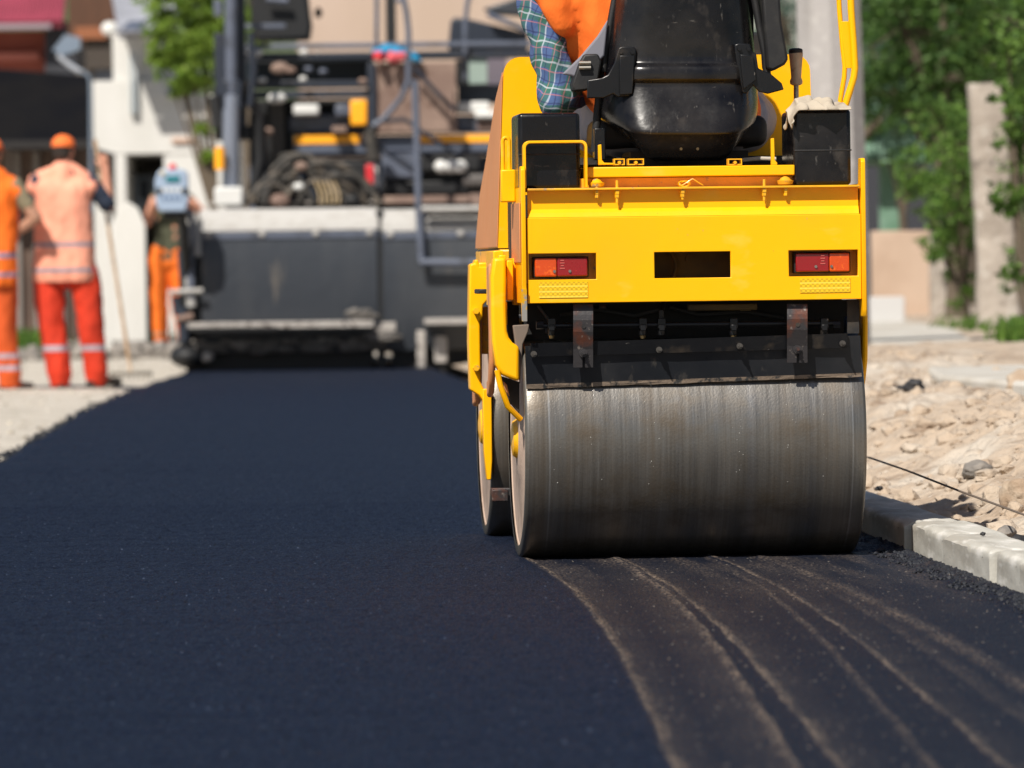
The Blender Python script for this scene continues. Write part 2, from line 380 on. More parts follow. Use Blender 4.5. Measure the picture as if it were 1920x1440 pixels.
for (pa, pb) in ((1152, 1172), (1178, 1208), (1366, 1392)):
    a = q(pa, 310, YB + .03); b_ = q(pb, 299, YB + .03)
    mb = MB(); mb.b(a.x, b_.x, YB + .04, YB + .08, a.z + .001, a.z + .004); mb.b(a.x, a.x + .003, YB + .04, YB + .08, a.z + .004, b_.z); mb.b(b_.x - .003, b_.x, YB + .04, YB + .08, a.z + .004, b_.z); mb.b(a.x, b_.x, YB + .04, YB + .08, b_.z, b_.z + .003)
    mb.cyl(((a.x + b_.x) / 2, YB + .036, (a.z + b_.z) / 2), ((a.x + b_.x) / 2, YB + .07, (a.z + b_.z) / 2), .005, seg=6)
    mb.build('seat_runner', M['yellow_worn'], roller)
# tangle of yellow wire
w0 = q(1285, 350, YB + .03); pts = []
for i in range(26):
    a = i / 25 * 5.2 * math.pi; pts.append((w0.x - .008 + .015 * math.cos(a) + .0004 * i, YB + .025 + .003 * math.sin(a * 1.7), w0.z + .008 + .008 * math.sin(a)))
pts += [(w0.x + .02, YB + .02, w0.z + .022), (w0.x + .035, YB + .018, w0.z + .012), (w0.x + .05, YB + .02, w0.z + .003)]
MB().tube(pts, .0016, 6).build('wire', M['yellow_worn'], roller)

# black side boxes
def blackbox(x0, y0, x1, y1, yl, dep):
    a = q(x0, y1, yl); b_ = q(x1, y0, yl)
    mb = MB(); mb.b(a.x, b_.x, yl, yl + dep, a.z, b_.z)
    o = mb.build('storage_box', M['black_gloss'], roller, bevel=.012, seg=4)
    zz = a.z + (b_.z - a.z) * .45
    MB().b(a.x + .002, b_.x + .0015, yl - .0015, yl + dep - .01, zz, zz + .004).build('seam', M['vinyl'], o, bevel=.001)
    return a, b_
blackbox(973, 211, 1087, 356, YB + .055, .26)
blackbox(1489, 204, 1595, 348, YB + .03, .28)
# strap frame round the left box
a = q(981, 357, YB + .02); b_ = q(1100, 263, YB + .02); th = .0075; rr = .018
def rrect(x0, x1, z0, z1, r, n=5):
    out = []
    for cx, cz, s in ((x0 + r, z1 - r, 90), (x0 + r, z0, 180), (x1, z0, 270), (x1 - r, z1 - r, 0)):
        pass
    out += [(x0, z0)]; 
    for k in range(n + 1):
        an = math.pi - k / n * math.pi / 2; out.append((x0 + r + r * math.cos(an), z1 - r + r * math.sin(an)))
    for k in range(n + 1):
        an = math.pi / 2 - k / n * math.pi / 2; out.append((x1 - r + r * math.cos(an), z1 - r + r * math.sin(an)))
    out += [(x1, z0)]
    return out
def strap(x0, x1, z0, z1, y0, y1):
    o1 = rrect(x0, x1, z0, z1, rr); o2 = rrect(x0 + th, x1 - th, z0, z1 - th, rr - th * .6); n = len(o1)
    vs = [(p[0], y0, p[1]) for p in o1] + [(p[0], y0, p[1]) for p in o2] + [(p[0], y1, p[1]) for p in o1] + [(p[0], y1, p[1]) for p in o2]; fs = []
    for i in range(n - 1):
        fs += [(i, i + 1, n + i + 1, n + i), (2 * n + i, 3 * n + i, 3 * n + i + 1, 2 * n + i + 1), (i, 2 * n + i, 2 * n + i + 1, i + 1), (n + i, n + i + 1, 3 * n + i + 1, 3 * n + i)]
    fs += [(0, n, 3 * n, 2 * n), (n - 1, 3 * n - 1, 4 * n - 1, 2 * n - 1)]
    return MB().add(vs, fs)
strap(a.x, b_.x, zl + .007, b_.z, YB - .002, YB + .045).build('box_frame', M['yellow'], roller, bevel=.0015)

# front hood: rear face yellow with rounded corners, sides dull orange, sloping forwards
yh = .62
hl = q(934, 465, yh).x; htl = q(944, 130, yh).x; ht = q(985, 108, yh).z + .002; hb = q(940, 465, yh).z; hr = q(1519, 130, yh).x
def hood_section(y, xl_b, xl_t, xr_b, xr_t, zb, zt, r):
    pts = [(xl_b, zb), (xl_t, zt - r)]
    for k in range(1, 6):
        an = math.pi - k / 5 * math.pi / 2; pts.append((xl_t + r + r * math.cos(an), zt - r + r * math.sin(an)))
    for k in range(0, 5):
        an = math.pi / 2 - k / 5 * math.pi / 2; pts.append((xr_t - r + r * math.cos(an), zt - r + r * math.sin(an)))
    pts += [(xr_t, zt - r), (xr_b, zb)]
    return [(p[0], y, p[1]) for p in pts]
HP = [(0, ht), (.24, ht - .07), (.58, ht - .25), (.80, ht - .35), (.93, ht - .50)]
secs = [hood_section(yh + a_, hl, hl + (htl - hl) * min(1, (z_ - hb) / (ht - hb)), hr + .01, hr, hb, z_, .05) for a_, z_ in HP]
n = len(secs[0]); vs = sum(secs, []); fs = [tuple(range(n)), tuple(range(5 * n - 1, 4 * n - 1, -1))]
for i in range(4):
    for k in range(n - 1): fs.append((i * n + k, (i + 1) * n + k, (i + 1) * n + k + 1, i * n + k + 1))
hood = MB().add(vs, fs).build('hood', M['yellow'], roller, angle=50)
for s in (-1,):
    mb = MB(); off = -.004
    sid = [(yh + .006, hb + .004)] + [(yh + .006 + a_, z_ - .045) for a_, z_ in HP] + [(yh + .935, hb + .004)]
    def xat(z): return hl + (htl - hl) * min(1, max(0, (z - hb) / (ht - .05 - hb)))
    A = [(xat(z) + off, y, z) for y, z in sid]; B = [(xat(z) + off + .002, y, z) for y, z in sid]; k = len(sid)
    mb.add(A + B, [tuple(range(k)), tuple(range(2 * k - 1, k - 1, -1))] + [(i, k + i, k + (i + 1) % k, (i + 1) % k) for i in range(k)])
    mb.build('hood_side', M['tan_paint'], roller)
MB().b(hl + .03, hr - .02, .0, .62, .74, zl - .006).build('chassis', M['dark'], roller)
MB().b(-.42, .42, .1, .75, Z(300), Z(300) + .02).build('foot_floor', M['dark'], roller)
MB().b(hl, hr, .60, 1.60, hb - .10, hb - .004).build('hood_base', M['yellow_worn'], roller, bevel=.006)
MB().b(-.12, .12, .36, 1.0, .42, .80).build('articulation', M['dark'], roller, bevel=.02)
# underside: dark boxes added as cavity shade; bulkhead behind the scraper and above the drum
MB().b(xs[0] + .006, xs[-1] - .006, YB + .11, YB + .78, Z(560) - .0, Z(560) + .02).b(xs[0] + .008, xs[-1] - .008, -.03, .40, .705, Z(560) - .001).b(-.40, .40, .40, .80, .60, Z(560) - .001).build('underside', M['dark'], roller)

# left grab handle
a = q(944, 376, YB + .22); b_ = q(955, 258, YB + .22)
mb = MB(); pts = [(a.x, YB + .22, a.z + .02), (a.x, YB + .22, b_.z - .01)]
pts += [(a.x + .009 - .009 * math.cos(t * math.pi / 6), YB + .22, b_.z - .01 + .01 * math.sin(t * math.pi / 6)) for t in range(1, 6)] + [(a.x + .018, YB + .22, b_.z - .01), (a.x + .018, YB + .22, a.z + .05)]
mb.tube(pts, .0058, 10); mb.build('grab_handle', M['yellow'], roller)
MB().b(a.x - .008, a.x + .034, YB + .20, YB + .24, a.z - .005, a.z + .088).build('handle_bracket', M['yellow'], roller, bevel=.004)

# rear left fork arm in the y-z plane
def arm(side, x_in, x_out, path, wid, name, m=M['yellow'], bevel=.008):
    L = []; Rr = []
    pts = [Vector((0, p[0], p[1])) for p in path]
    for i, p in enumerate(pts):
        t = (pts[min(i + 1, len(pts) - 1)] - pts[max(i - 1, 0)]).normalized(); nrm = Vector((0, -t.z, t.y)); w = wid[i] if isinstance(wid, list) else wid
        L.append((p + nrm * w / 2)); Rr.append((p - nrm * w / 2))
    poly = [(v.y, v.z) for v in L] + [(v.y, v.z) for v in reversed(Rr)]
    return MB().prism(poly, 'x', x_in, x_out).build(name, m, roller, bevel=bevel, seg=3)
def fplate(pts, yl, dep, name, m=M['yellow'], bevel=.006):
    return MB().prism(on_px(pts, yl), 'y', yl, yl + dep).build(name, m, roller, bevel=bevel, seg=3)
def on_px(pts, yl): return [(lambda p: (p.x, p.z))(q(a, b, yl)) for a, b in pts]
yoke = fplate([(925, 483), (949, 483), (949, 563), (951, 620), (954, 632), (961, 642), (974, 650), (974, 716), (955, 709), (940, 702), (929, 684), (923, 640), (921, 600), (920, 520)], -.27, .075, 'rear_fork', bevel=.010)
path = [(-.17, .85), (-.18, .76), (-.19, .66), (-.18, .58), (-.15, .53), (-.12, .50), (-.06, .49)]
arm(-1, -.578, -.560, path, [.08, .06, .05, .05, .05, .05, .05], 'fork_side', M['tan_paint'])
arm(1, .492, .508, path, [.12, .12, .12, .12, .10, .08, .08], 'rear_fork')
MB().tube([q(932, 694, -.262), q(938, 722, -.26), q(952, 762, -.25), q(976, 786, -.22)], .0085, 10).build('fork_lower_strip', M['yellow'], roller)
fplate([(936, 704), (974, 716), (974, 776), (956, 756), (944, 732)], -.19, .012, 'dark_gusset', M['dark'], .002)
fplate([(944, 715), (951, 722), (956, 744), (951, 738), (945, 726)], -.205, .010, 'orange_clip', M['tan_paint'], .002)
for s in (-1, 1):
    MB().lathe([(0, .075), (s * .022, .075), (s * .03, .06), (s * .045, .05), (s * .05, .02)], (s * .455, 0, RD), (1, 0, 0), 28).build('hub', M['yellow_worn'], roller)
    MB().lathe([(0, .075), (s * .022, .075), (s * .03, .06), (s * .045, .05), (s * .05, .02)], (s * .455, 1.36, RD), (1, 0, 0), 28).build('hub', M['yellow_worn'], roller)
# flange lip above left rear fork (stepped blocks)
def qb(x0, y0, x1, y1, yl, dep, name, m, bevel=.003, **k):
    a = q(x0, y1, yl); b_ = q(x1, y0, yl)
    return MB().b(a.x, b_.x, yl, yl + dep, a.z, b_.z).build(name, m, roller, bevel=bevel, **k)
qb(926, 470, 944, 574, -.12, .30, 'frame_block', M['yellow'])
qb(951, 488, 962, 563, -.20, .30, 'frame_block', M['yellow'])
qb(963, 484, 979, 572, -.16, .30, 'frame_block', M['yellow'])
qb(951, 565, 973, 645, -.10, .05, 'fork_shadow_plate', M['dark'])
qb(936, 478, 949, 520, -.20, .05, 'frame_tab', M['yellow'])
qb(898, 542, 916, 551, .35, .2, 'step', M['vinyl'])
qb(944, 566, 951, 610, -.20, .1, 'frame_tab', M['yellow_worn'])
# front fork, left and right
qb(898, 492, 926, 566, 1.12, .30, 'front_frame', M['yellow'], .004)
qb(903, 575, 917, 664, 1.12, .06, 'front_fork_rib', M['yellow_worn'], .003)
fplate([(881, 498), (884, 494), (890, 494), (890, 487), (897, 487), (898, 500), (919, 500), (917, 560), (906, 572), (905, 596), (900, 602), (901, 716), (919, 752), (919, 772), (898, 741), (882, 731), (879, 640), (880, 560)], 1.02, .09, 'front_fork', bevel=.006)
fpath = [(1.12, .72), (1.11, .60), (1.13, .52), (1.18, .465), (1.26, .45)]
arm(-1, -.530, -.510, fpath, [.10, .10, .10, .10, .08], 'fork_side', M['tan_paint']); arm(1, .49, .53, fpath, [.10, .10, .10, .10, .08], 'front_fork')
mb = MB(); a = q(911, 740, 1.04); b_ = q(911, 888, 1.10)
mb.prism([(-.515, .47), (-.488, .47), (-.488, .25), (-.492, .19), (-.505, .19), (-.513, .28)], 'y', 1.00, 1.05)
mb.build('scraper_arm', M['yellow'], roller, bevel=.003)
for py in (583, 690):
    c = q(893, py, 1.0); MB().cyl((c.x, .995, c.z), (c.x, 1.02, c.z), .010, seg=6).build('bolt', M['yellow_worn'], roller, smooth=False)
# scraper bracket of the front drum, low between the drums
a = q(921, 937, .92); b_ = q(957, 915, .92)
mb = MB(); mb.b(a.x, a.x + .9, .90, .96, a.z + .012, b_.z); mb.b(a.x, a.x + .05, .895, .90, a.z - .004, b_.z - .004)
mb.build('front_scraper', M['rusty'], roller, bevel=.002)
# hoses beside the left fork
for k, (x_, z_, r_) in enumerate(()):
    MB().tube([(x_ - .03, -.02 + .02 * k, z_ + .12), (x_ - .035, -.20, z_ + .02), (x_ - .018, -.285, z_ - .04 - .03 * k), (x_ + .02, -.30, z_ - .12 - .02 * k), (x_ + .01, -.10, z_ - .16)], r_, 10).build('hose', M['vinyl'] if k < 2 else M['rusty'], roller)

# ---- scraper assembly
def on_px(pts, yl): return [(lambda p: (p.x, p.z))(q(a, b_, yl)) for a, b_ in pts]
def slab(pts4, y_top, y_bot, th, name, m, parent=roller, bevel=.001, nx=24, wob=0.0):
    # tl, tr, br, bl in px ; slanted plate, thickness th
    def P(u, v):
        px = (pts4[0][0] * (1 - u) + pts4[1][0] * u) * (1 - v) + (pts4[3][0] * (1 - u) + pts4[2][0] * u) * v
        py = (pts4[0][1] * (1 - u) + pts4[1][1] * u) * (1 - v) + (pts4[3][1] * (1 - u) + pts4[2][1] * u) * v
        yl = y_top * (1 - v) + y_bot * v
        if wob: py += wob * noise.noise(Vector((u * 14, v * 2, 3))) * 1.5 * v; yl += .0016 * noise.noise(Vector((u * 8, v * 3, 9)))
        return q(px, py, yl)
    nv = 4; vs = []; fs = []
    for j in range(nv + 1):
        for i in range(nx + 1): vs.append(P(i / nx, j / nv))
    N = len(vs); vs += [v + Vector((0, th, 0)) for v in vs]
    id_ = lambda i, j: j * (nx + 1) + i
    for j in range(nv):
        for i in range(nx):
            f = (id_(i, j), id_(i + 1, j), id_(i + 1, j + 1), id_(i, j + 1)); fs.append(f); fs.append(tuple(N + t for t in reversed(f)))
    for i in range(nx):
        fs.append((id_(i, 0), N + id_(i, 0), N + id_(i + 1, 0), id_(i + 1, 0))); fs.append((id_(i, nv), id_(i + 1, nv), N + id_(i + 1, nv), N + id_(i, nv)))
    for j in range(nv):
        fs.append((id_(0, j), id_(0, j + 1), N + id_(0, j + 1), N + id_(0, j))); fs.append((id_(nx, j), N + id_(nx, j), N + id_(nx, j + 1), id_(nx, j + 1)))
    return MB().add(vs, fs).build(name, m, parent, angle=30)
scr = slab([(984, 649), (1613, 629), (1616, 704), (987, 726)], -.352, -.318, .006, 'scraper_blade', mat('smudged_sheen_blade', (.012, .014, .018), .36, layers=[((.028, .029, .032), 5, .45, .7, (1, 1, 1)), ((.06, .055, .05), 22, .62, .74, (1, 1, .5)), ((.16, .14, .12), 90, .71, .75, (.6, 1, 1))], bumps=[(4, .1, .02, S1)], rvar=.12), wob=1.0)  # base lightened to carry the blade's sunlit sheen, with real smudges on top
M['mudlip'] = mat('dried_mud_edge', (.20, .15, .11), .9, layers=[((.03, .03, .03), 40, .5, .6, S1)], bumps=[(90, .5, .004, S1)])
slab([(987, 721), (1616, 699), (1616, 706), (987, 729)], -.3225, -.319, .004, 'mud_edge', M['mudlip'], scr, wob=2.0)
slab([(995, 644), (1589, 625), (1589, 652), (995, 669)], -.362, -.354, .006, 'clamp_strip', M['black_paint'], scr)
def nut(px, py, yl, parent, r=.008, m='steel'):
    c = q(px, py, yl); mb = MB(); mb.cyl((c.x, yl + .012, c.z), (c.x, yl - .002, c.z), r * 1.5, seg=18); mb.cyl((c.x, yl - .001, c.z), (c.x, yl - .010, c.z), r, seg=6); mb.cyl((c.x, yl - .009, c.z), (c.x, yl - .022, c.z), r * .5, seg=10)
    mb.build('bolt', M[m], parent, smooth=False)
for px, py in ((1001, 664), (1236, 656), (1387, 649), (1580, 644)): nut(px, py, -.365, scr, .0058, 'dull_steel')
# slotted brackets
for (xa, xb, y0_, y1_) in ((1075, 1112, 570, 689), (1476, 1514, 570, 680)):
    rows = [(570, -.375), (590, -.385), (600, -.388), (622, -.386), (640, -.378), (655, -.372), (668, -.370), (689, -.3665)]
    sc = (y1_ - y0_) / 119.0; rows = [(y0_ + (r0 - 570) * sc, yy) for r0, yy in rows]
    mb = MB(); xm0 = xa + (xb - xa) * .46; xm1 = xa + (xb - xa) * .60
    for i in range(len(rows) - 1):
        (pa, ya), (pb, yb) = rows[i], rows[i + 1]
        cols = [(xa, xb)] if i < len(rows) - 2 else [(xa, xm0), (xm1, xb)]
        for (u0, u1) in cols:
            A = [q(u0, pa, ya), q(u1, pa, ya), q(u1, pb, yb), q(u0, pb, yb)]
            B = [v + Vector((0, .006, 0)) for v in A]
            mb.add(A + B, [(0, 1, 2, 3), (7, 6, 5, 4), (0, 4, 5, 1), (1, 5, 6, 2), (2, 6, 7, 3), (3, 7, 4, 0)])
    br = mb.build('scraper_bracket', M['rusty'], roller, fix=True)
    nut((xa + xb) / 2, y0_ + 92 * sc, -.376, br, .008, 'rusty')
    c = q((xa + xb) / 2 + 1, y0_ + 42 * sc, -.389); MB().cyl(c, c + Vector((0, .006, 0)), .006, seg=12).build('rivet', M['dark'], br)
# spray bar
a = q(1012, 611, -.33); b_ = q(1572, 606, -.33)
MB().b(xs[0] + .004, xs[-1] - .004, -.20, -.19, .632, zs[0] - .002).build('shade_fill', mat('cavity_shade_black', (.005, .005, .005), .8), roller)  # black plate added to stand for the shade in the cavity
MB().b(xs[-1] - .035, xs[-1] - .0015, YB + .05, YB + .06, .64, zs[0] - .001).build('gap_shade_plate', M['dark'], roller)  # dark plate added to shade the bright gap beside the flange
bar = MB().cyl(a, b_, .0085, seg=16).build('spray_bar', M['black_paint'], roller)
for px, wv in ((1034, 1), (1205, 1), (1240, .8), (1375, 1), (1545, 1)):
    c = q(px, 609, -.33)
    mb = MB(); mb.box(c + Vector((0, -.002, .004)), (.022, .03, .030)); mb.box(c + Vector((0, -.006, -.008)), (.016, .026, .018)); mb.cyl(c + Vector((0, 0, -.03)), c + Vector((0, 0, -.012)), .011, .012, 8)
    nz = mb.build('spray_nozzle', M['black_paint'], roller, bevel=.002)
    if wv == 1: MB().cyl(c + Vector((0, 0, -.039)), c + Vector((0, 0, -.0305)), .006, .009, 12).build('tip', M['brass'], nz)
for px in (1012, 1568):
    c = q(px, 609, -.33); MB().cyl(c + Vector((-.010, 0, 0)), c + Vector((.010, 0, 0)), .013, seg=8).build('end_cap', M['black_paint'], roller)
for pts_ in ([(1050, 590, -.24), (1120, 580, -.23), (1190, 592, -.24), (1236, 580, -.26)], [(1255, 575, -.24), (1310, 590, -.23), (1400, 584, -.23), (1470, 596, -.24)], [(1010, 572, -.23), (1030, 600, -.24), (1026, 625, -.25)]):
    MB().tube([q(*p) for p in pts_], .007, 10).build('hose', M['vinyl'], roller)
c = q(1398, 577, -.27); MB().cyl(c + Vector((-.014, 0, 0)), c + Vector((.014, 0, 0)), .010, seg=6).build('fitting', M['brass'], roller)
c = q(1130, 575, -.27); MB().cyl(c + Vector((-.010, 0, 0)), c + Vector((.010, 0, 0)), .008, seg=6).build('fitting', M['rusty'], roller)
c = q(1240, 585, -.31); MB().tube([c + Vector((.0, 0, -.03)), c, c + Vector((.01, .05, .02)), c + Vector((.02, .12, .03))], .008, 10).build('hose', M['vinyl'], roller)
qb(1290, 569, 1420, 583, -.31, .03, 'cross_tube', M['olive_dark'], .004)
qb(1000, 566, 1040, 640, -.16, .04, 'stay', M['dark'])
mb = MB(); c = q(1598, 615, -.29)
mb.cyl(c + Vector((-.02, 0, 0)), c + Vector((.012, 0, 0)), .035, seg=24); mb.build('hose_drum', mat('blue_black_rubber', (.02, .04, .09), .3), roller)
# flared rubber mudguard edge left of the scraper
pts = on_px([(961, 610), (992, 608), (990, 622), (980, 645), (975, 720), (968, 660)], -.24)
MB().prism(pts, 'y', -.25, -.22).build('mud_flap', mat('dusty_rubber', (.16, .125, .10), .85), roller, bevel=.003)

# ---- seat
def seat_shell():
    rows = [(-235, 1222, 1348, -.00), (-222, 1196, 1374, -.012), (-190, 1178, 1392, -.022), (-120, 1166, 1405, -.030), (-60, 1158, 1412, -.034), (0, 1150, 1419, -.036), (60, 1143, 1426, -.036), (112, 1138, 1431, -.034), (119, 1137, 1432, -.036), (123, 1137, 1432, -.052), (131, 1136, 1433, -.056),
            (150, 1134, 1434, -.058), (155, 1134, 1434, -.044), (160, 1134, 1434, -.046), (190, 1131, 1436, -.060), (215, 1131, 1435, -.074), (240, 1136, 1431, -.090), (247, 1141, 1428, -.095), (251, 1145, 1425, -.095), (256, 1149, 1422, -.088), (278, 1165, 1411, -.070), (290, 1176, 1402, -.055), (298, 1190, 1392, -.035), (301, 1205, 1380, -.01)]
    nx = 40; vs = []; fs = []
    for (py, a_, b_, dy) in rows:
        py2 = py
        for i in range(nx + 1):
            u = i / nx * 2 - 1
            cx = (a_ + b_) / 2; hw = (b_ - a_) / 2
            su = math.copysign(abs(u) ** .8, u)
            edge = (abs(u)) ** 5
            low = max(0, (py - 200) / 100)
            yl = .06 + dy * (1 - edge) + .11 * edge - .010 * (1 - u * u)
            # two shallow vertical flutes in the pressed back
            if py < 110: yl += .006 * math.exp(-((abs(u) - .62) / .10) ** 2)
            pyy = py - low * 44 * max(0, (abs(u) - .66) / .34)
            p = q(cx + hw * su, pyy, -.10); vs.append((p.x, -.10 + yl, p.z))
    nr = len(rows)
    for j in range(nr - 1):
        for i in range(nx): fs.append((j * (nx + 1) + i, j * (nx + 1) + i + 1, (j + 1) * (nx + 1) + i + 1, (j + 1) * (nx + 1) + i))
    N = len(vs); vs += [(v[0] * .98 + .0, v[1] + .02, v[2]) for v in vs]
    fs += [tuple(N + t for t in reversed(f)) for f in fs]
    id_ = lambda i, j: j * (nx + 1) + i
    for i in range(nx): fs += [(id_(i, 0), N + id_(i, 0), N + id_(i + 1, 0), id_(i + 1, 0)), (id_(i, nr - 1), id_(i + 1, nr - 1), N + id_(i + 1, nr - 1), N + id_(i, nr - 1))]
    for j in range(nr - 1): fs += [(id_(0, j), id_(0, j + 1), N + id_(0, j + 1), N + id_(0, j)), (id_(nx, j), N + id_(nx, j), N + id_(nx, j + 1), id_(nx, j + 1))]
    o = MB().add(vs, fs).build('seat', M['black_gloss'], roller, angle=60)
    ss = o.modifiers.new('sub', 'SUBSURF'); ss.levels = 1; ss.render_levels = 1
    return o
seat = seat_shell()
# cushion, edge welts
def edge_welt(pts, yl, r, name='piping'):
    return MB().tube([q(a_, b_, yl) for a_, b_ in pts], r, 12).build(name, M['vinyl'], seat)
edge_welt([(1187, -190), (1168, -100), (1152, 0), (1143, 50), (1134, 100), (1131, 135)], .025, .010)
edge_welt([(1385, -190), (1402, -100), (1412, -20), (1424, 50), (1434, 100), (1440, 150)], .025, .011)
edge_welt([(1131, 130), (1124, 175), (1119, 225), (1115, 285)], .06, .012)
mb = MB(); a = q(1120, 290, .1); b_ = q(1440, 215, .1)
mb.b(a.x, b_.x, .10, .56, a.z + .02, b_.z); mb.build('cushion', M['vinyl'], seat, bevel=.03, seg=4)
mb = MB(); a = q(1160, 200, .05); b_ = q(1412, -200, .05)
mb.b(a.x, b_.x, .045, .11, a.z, b_.z); mb.build('back_padding', M['vinyl'], seat, bevel=.03, seg=4)
MB().b(q(1180, 300, .1).x, q(1400, 300, .1).x, .06, .44, Z(309) + .002, q(1180, 285, .1).z).build('seat_base', M['dark'], seat)
for px in (1273, 1304):
    c = q(px, 280, -.06); MB().cyl((c.x, -.12, c.z), (c.x, -.08, c.z), .0042, seg=14).build('drain_hole', M['olive_dark'], seat)
def bracket(pts, yl, holes_, nuts_, mirror=False):
    P_ = on_px(pts, yl)
    br = MB().prism(P_, 'y', yl, yl + .012).build('hinge_bracket', M['black_paint'], seat, bevel=.003)
    for px, py in holes_:
        c = q(px, py, yl); MB().cyl((c.x, yl - .0006, c.z), (c.x, yl + .004, c.z), .0042, seg=12).build('hole', M['olive_dark'], br)
    for px, py in nuts_: 
        c = q(px, py, yl); MB().cyl((c.x, yl - .009, c.z), (c.x, yl, c.z), .0058, seg=6).build('bolt', M['black_paint'], br, smooth=False)
bracket([(1160, 90), (1166, 87), (1188, 87), (1193, 92), (1192, 112), (1187, 150), (1184, 180), (1158, 182), (1150, 176), (1132, 184), (1101, 184), (1102, 150), (1128, 146), (1140, 140), (1152, 118)], -.085, [(1169, 126), (1169, 160)], [(1164, 98), (1185, 98)])
bracket([(1377, 84), (1384, 81), (1406, 82), (1410, 96), (1418, 100), (1422, 128), (1445, 138), (1466, 156), (1470, 168), (1440, 176), (1424, 172), (1412, 160), (1400, 176), (1392, 174), (1388, 150), (1380, 110)], -.085, [(1403, 120), (1403, 153)], [(1386, 92), (1403, 92)])
# raised flats of the brackets
for pts in ([(1162, 104), (1190, 104), (1186, 176), (1162, 178)], [(1388, 102), (1412, 104), (1418, 150), (1394, 168)]):
    MB().prism(on_px(pts, -.0975), 'y', -.0975, -.0855).build('bracket_flat', M['black_paint'], seat, bevel=.002)
# armrests
mb = MB(); mb.prism(on_px([(1424, -60), (1458, -60), (1464, 40), (1477, 112), (1470, 122), (1448, 134), (1436, 130)], .0), 'y', -.02, .10)
mb.build('armrest', M['vinyl'], seat, bevel=.008)
mb = MB(); mb.prism(on_px([(1094, 102), (1120, 101), (1127, 115), (1122, 148), (1100, 170), (1074, 172), (1071, 158), (1084, 120)], .0), 'y', -.02, .06)
mb.build('armrest_hinge', M['vinyl'], seat, bevel=.006)
for py in (118, 127): c = q(1105, py, -.03); MB().cyl(c + Vector((-.03, 0, 0)), c + Vector((.004, 0, 0)), .006, seg=8).build('hinge_bolt', M['steel'], seat)
# seat post / suspension side visible left
qb(1115, 240, 1135, 300, .02, .06, 'seat_strut', M['black_paint'], .003)
# rags and hydraulic fitting left on floor to the right of the seat
a = q(1392, 300, .0); b_ = q(1455, 298, .0); MB().tube([a, (a + b_) / 2 + Vector((0, 0, .003)), b_], .006, 10).build('tube', mat('pale_hose', (.45, .40, .33), .7), roller)
# lever with wooden grip
a = q(1492, 205, .18); b_ = q(1493, 160, .18); c = q(1492, 94, .18)
lev = MB().cyl(a - Vector((0, 0, .2)), b_ + Vector((0, 0, .03)), .0075, seg=12).build('lever', M['steel'], roller)
h_ = c.z - b_.z
MB().lathe([(0, .011), (.004, .018), (h_ * .12, .019), (h_ * .22, .015), (h_ * .5, .017), (h_ * .8, .020), (h_ * .9, .021), (h_ * .97, .019), (h_, .012)], b_, (0, 0, 1), 24).build('grip', M['wood_grip'], lev)
MB().lathe([(0, .0205), (.012, .0208), (.016, .018), (.018, .01)], c - Vector((0, 0, .012)), (0, 0, 1), 24).build('cap', M['vinyl'], lev)
# yellow hand rail, two tubes welded
rail = MB().tube([q(1600 - .02 * k * k, -260 + k * 40, .12) for k in range(0, 6)] + [q(1594, -40, .12), q(1596, 20, .12), q(1601, 90, .12), q(1603, 128, .12), q(1601, 145, .12), q(1595, 165, .12), q(1584, 200, .12), q(1580, 225, .12)], .0105, 14).build('hand_rail', M['yellow'], roller)
MB().tube([q(1568, -260, .14), q(1570, -60, .14), q(1574, 20, .14), q(1580, 90, .14), q(1584, 124, .14), q(1583, 145, .14), q(1576, 185, .14), q(1574, 225, .14)], .0075, 14).build('hand_rail', M['yellow'], roller)
MB().prism(on_px([(1577, 40), (1598, 40), (1602, 128), (1586, 128)], .135), 'y', .132, .140).build('rail_gusset', M['yellow'], roller, bevel=.001)

# cloth on the right box: top-level thing
rb = q(1540, 204, -.30)
rag_o = RF.o + RF.rt * rb.x + RF.fw * rb.y + Vector((0, 0, rb.z))
def rag():
    fr = Frame(rag_o, RF.yaw); vs = []; fs = []; nx, ny = 60, 40
    for j in range(ny + 1):
        for i in range(nx + 1):
            u = i / nx; v = j / ny
            px = 1462 + (1584 - 1462) * u
            wgt = max(0, 1 - abs(v - .5) * 2) ** .5
            x = (fr.at(px, 200, 0)).x
            hgt = .045 * wgt * (.55 + .7 * abs(noise.noise(Vector((u * 5, v * 3, 1))))) * (0.35 + .65 * math.sin(math.pi * min(1, u * 1.0 + .05)) ** .5)
            fold = .010 * math.sin(u * 26 + v * 9 + 3 * noise.noise(Vector((u * 4, v * 4, 5))))
            drop = 0
            if u < .22: k = (.22 - u) / .22; drop = -.062 * k ** .8 * (.6 + .4 * math.sin(v * 9))
            vs.append((x + fold * .5 + (.02 * (1 - u / .22) if u < .22 else 0), -.03 + .16 * (v - .5) * 1.0 + (.01 * math.sin(u * 17)), .0 - .008 + hgt + fold * .6 * wgt + drop))
    for j in range(ny):
        for i in range(nx): fs.append((j * (nx + 1) + i, j * (nx + 1) + i + 1, (j + 1) * (nx + 1) + i + 1, (j + 1) * (nx + 1) + i))
    o = MB().add(vs, fs).build('cloth', M['rag'], None, angle=80, fix=True)
    o.location = rag_o; o.rotation_euler = (0, 0, RF.yaw)
    s = o.modifiers.new('s', 'SOLIDIFY'); s.thickness = .004
    ss = o.modifiers.new('sub', 'SUBSURF'); ss.levels = 1; ss.render_levels = 1
    tag(o, 'crumpled dirty beige rag lying on the black box beside the roller seat', 'rag')
rag()

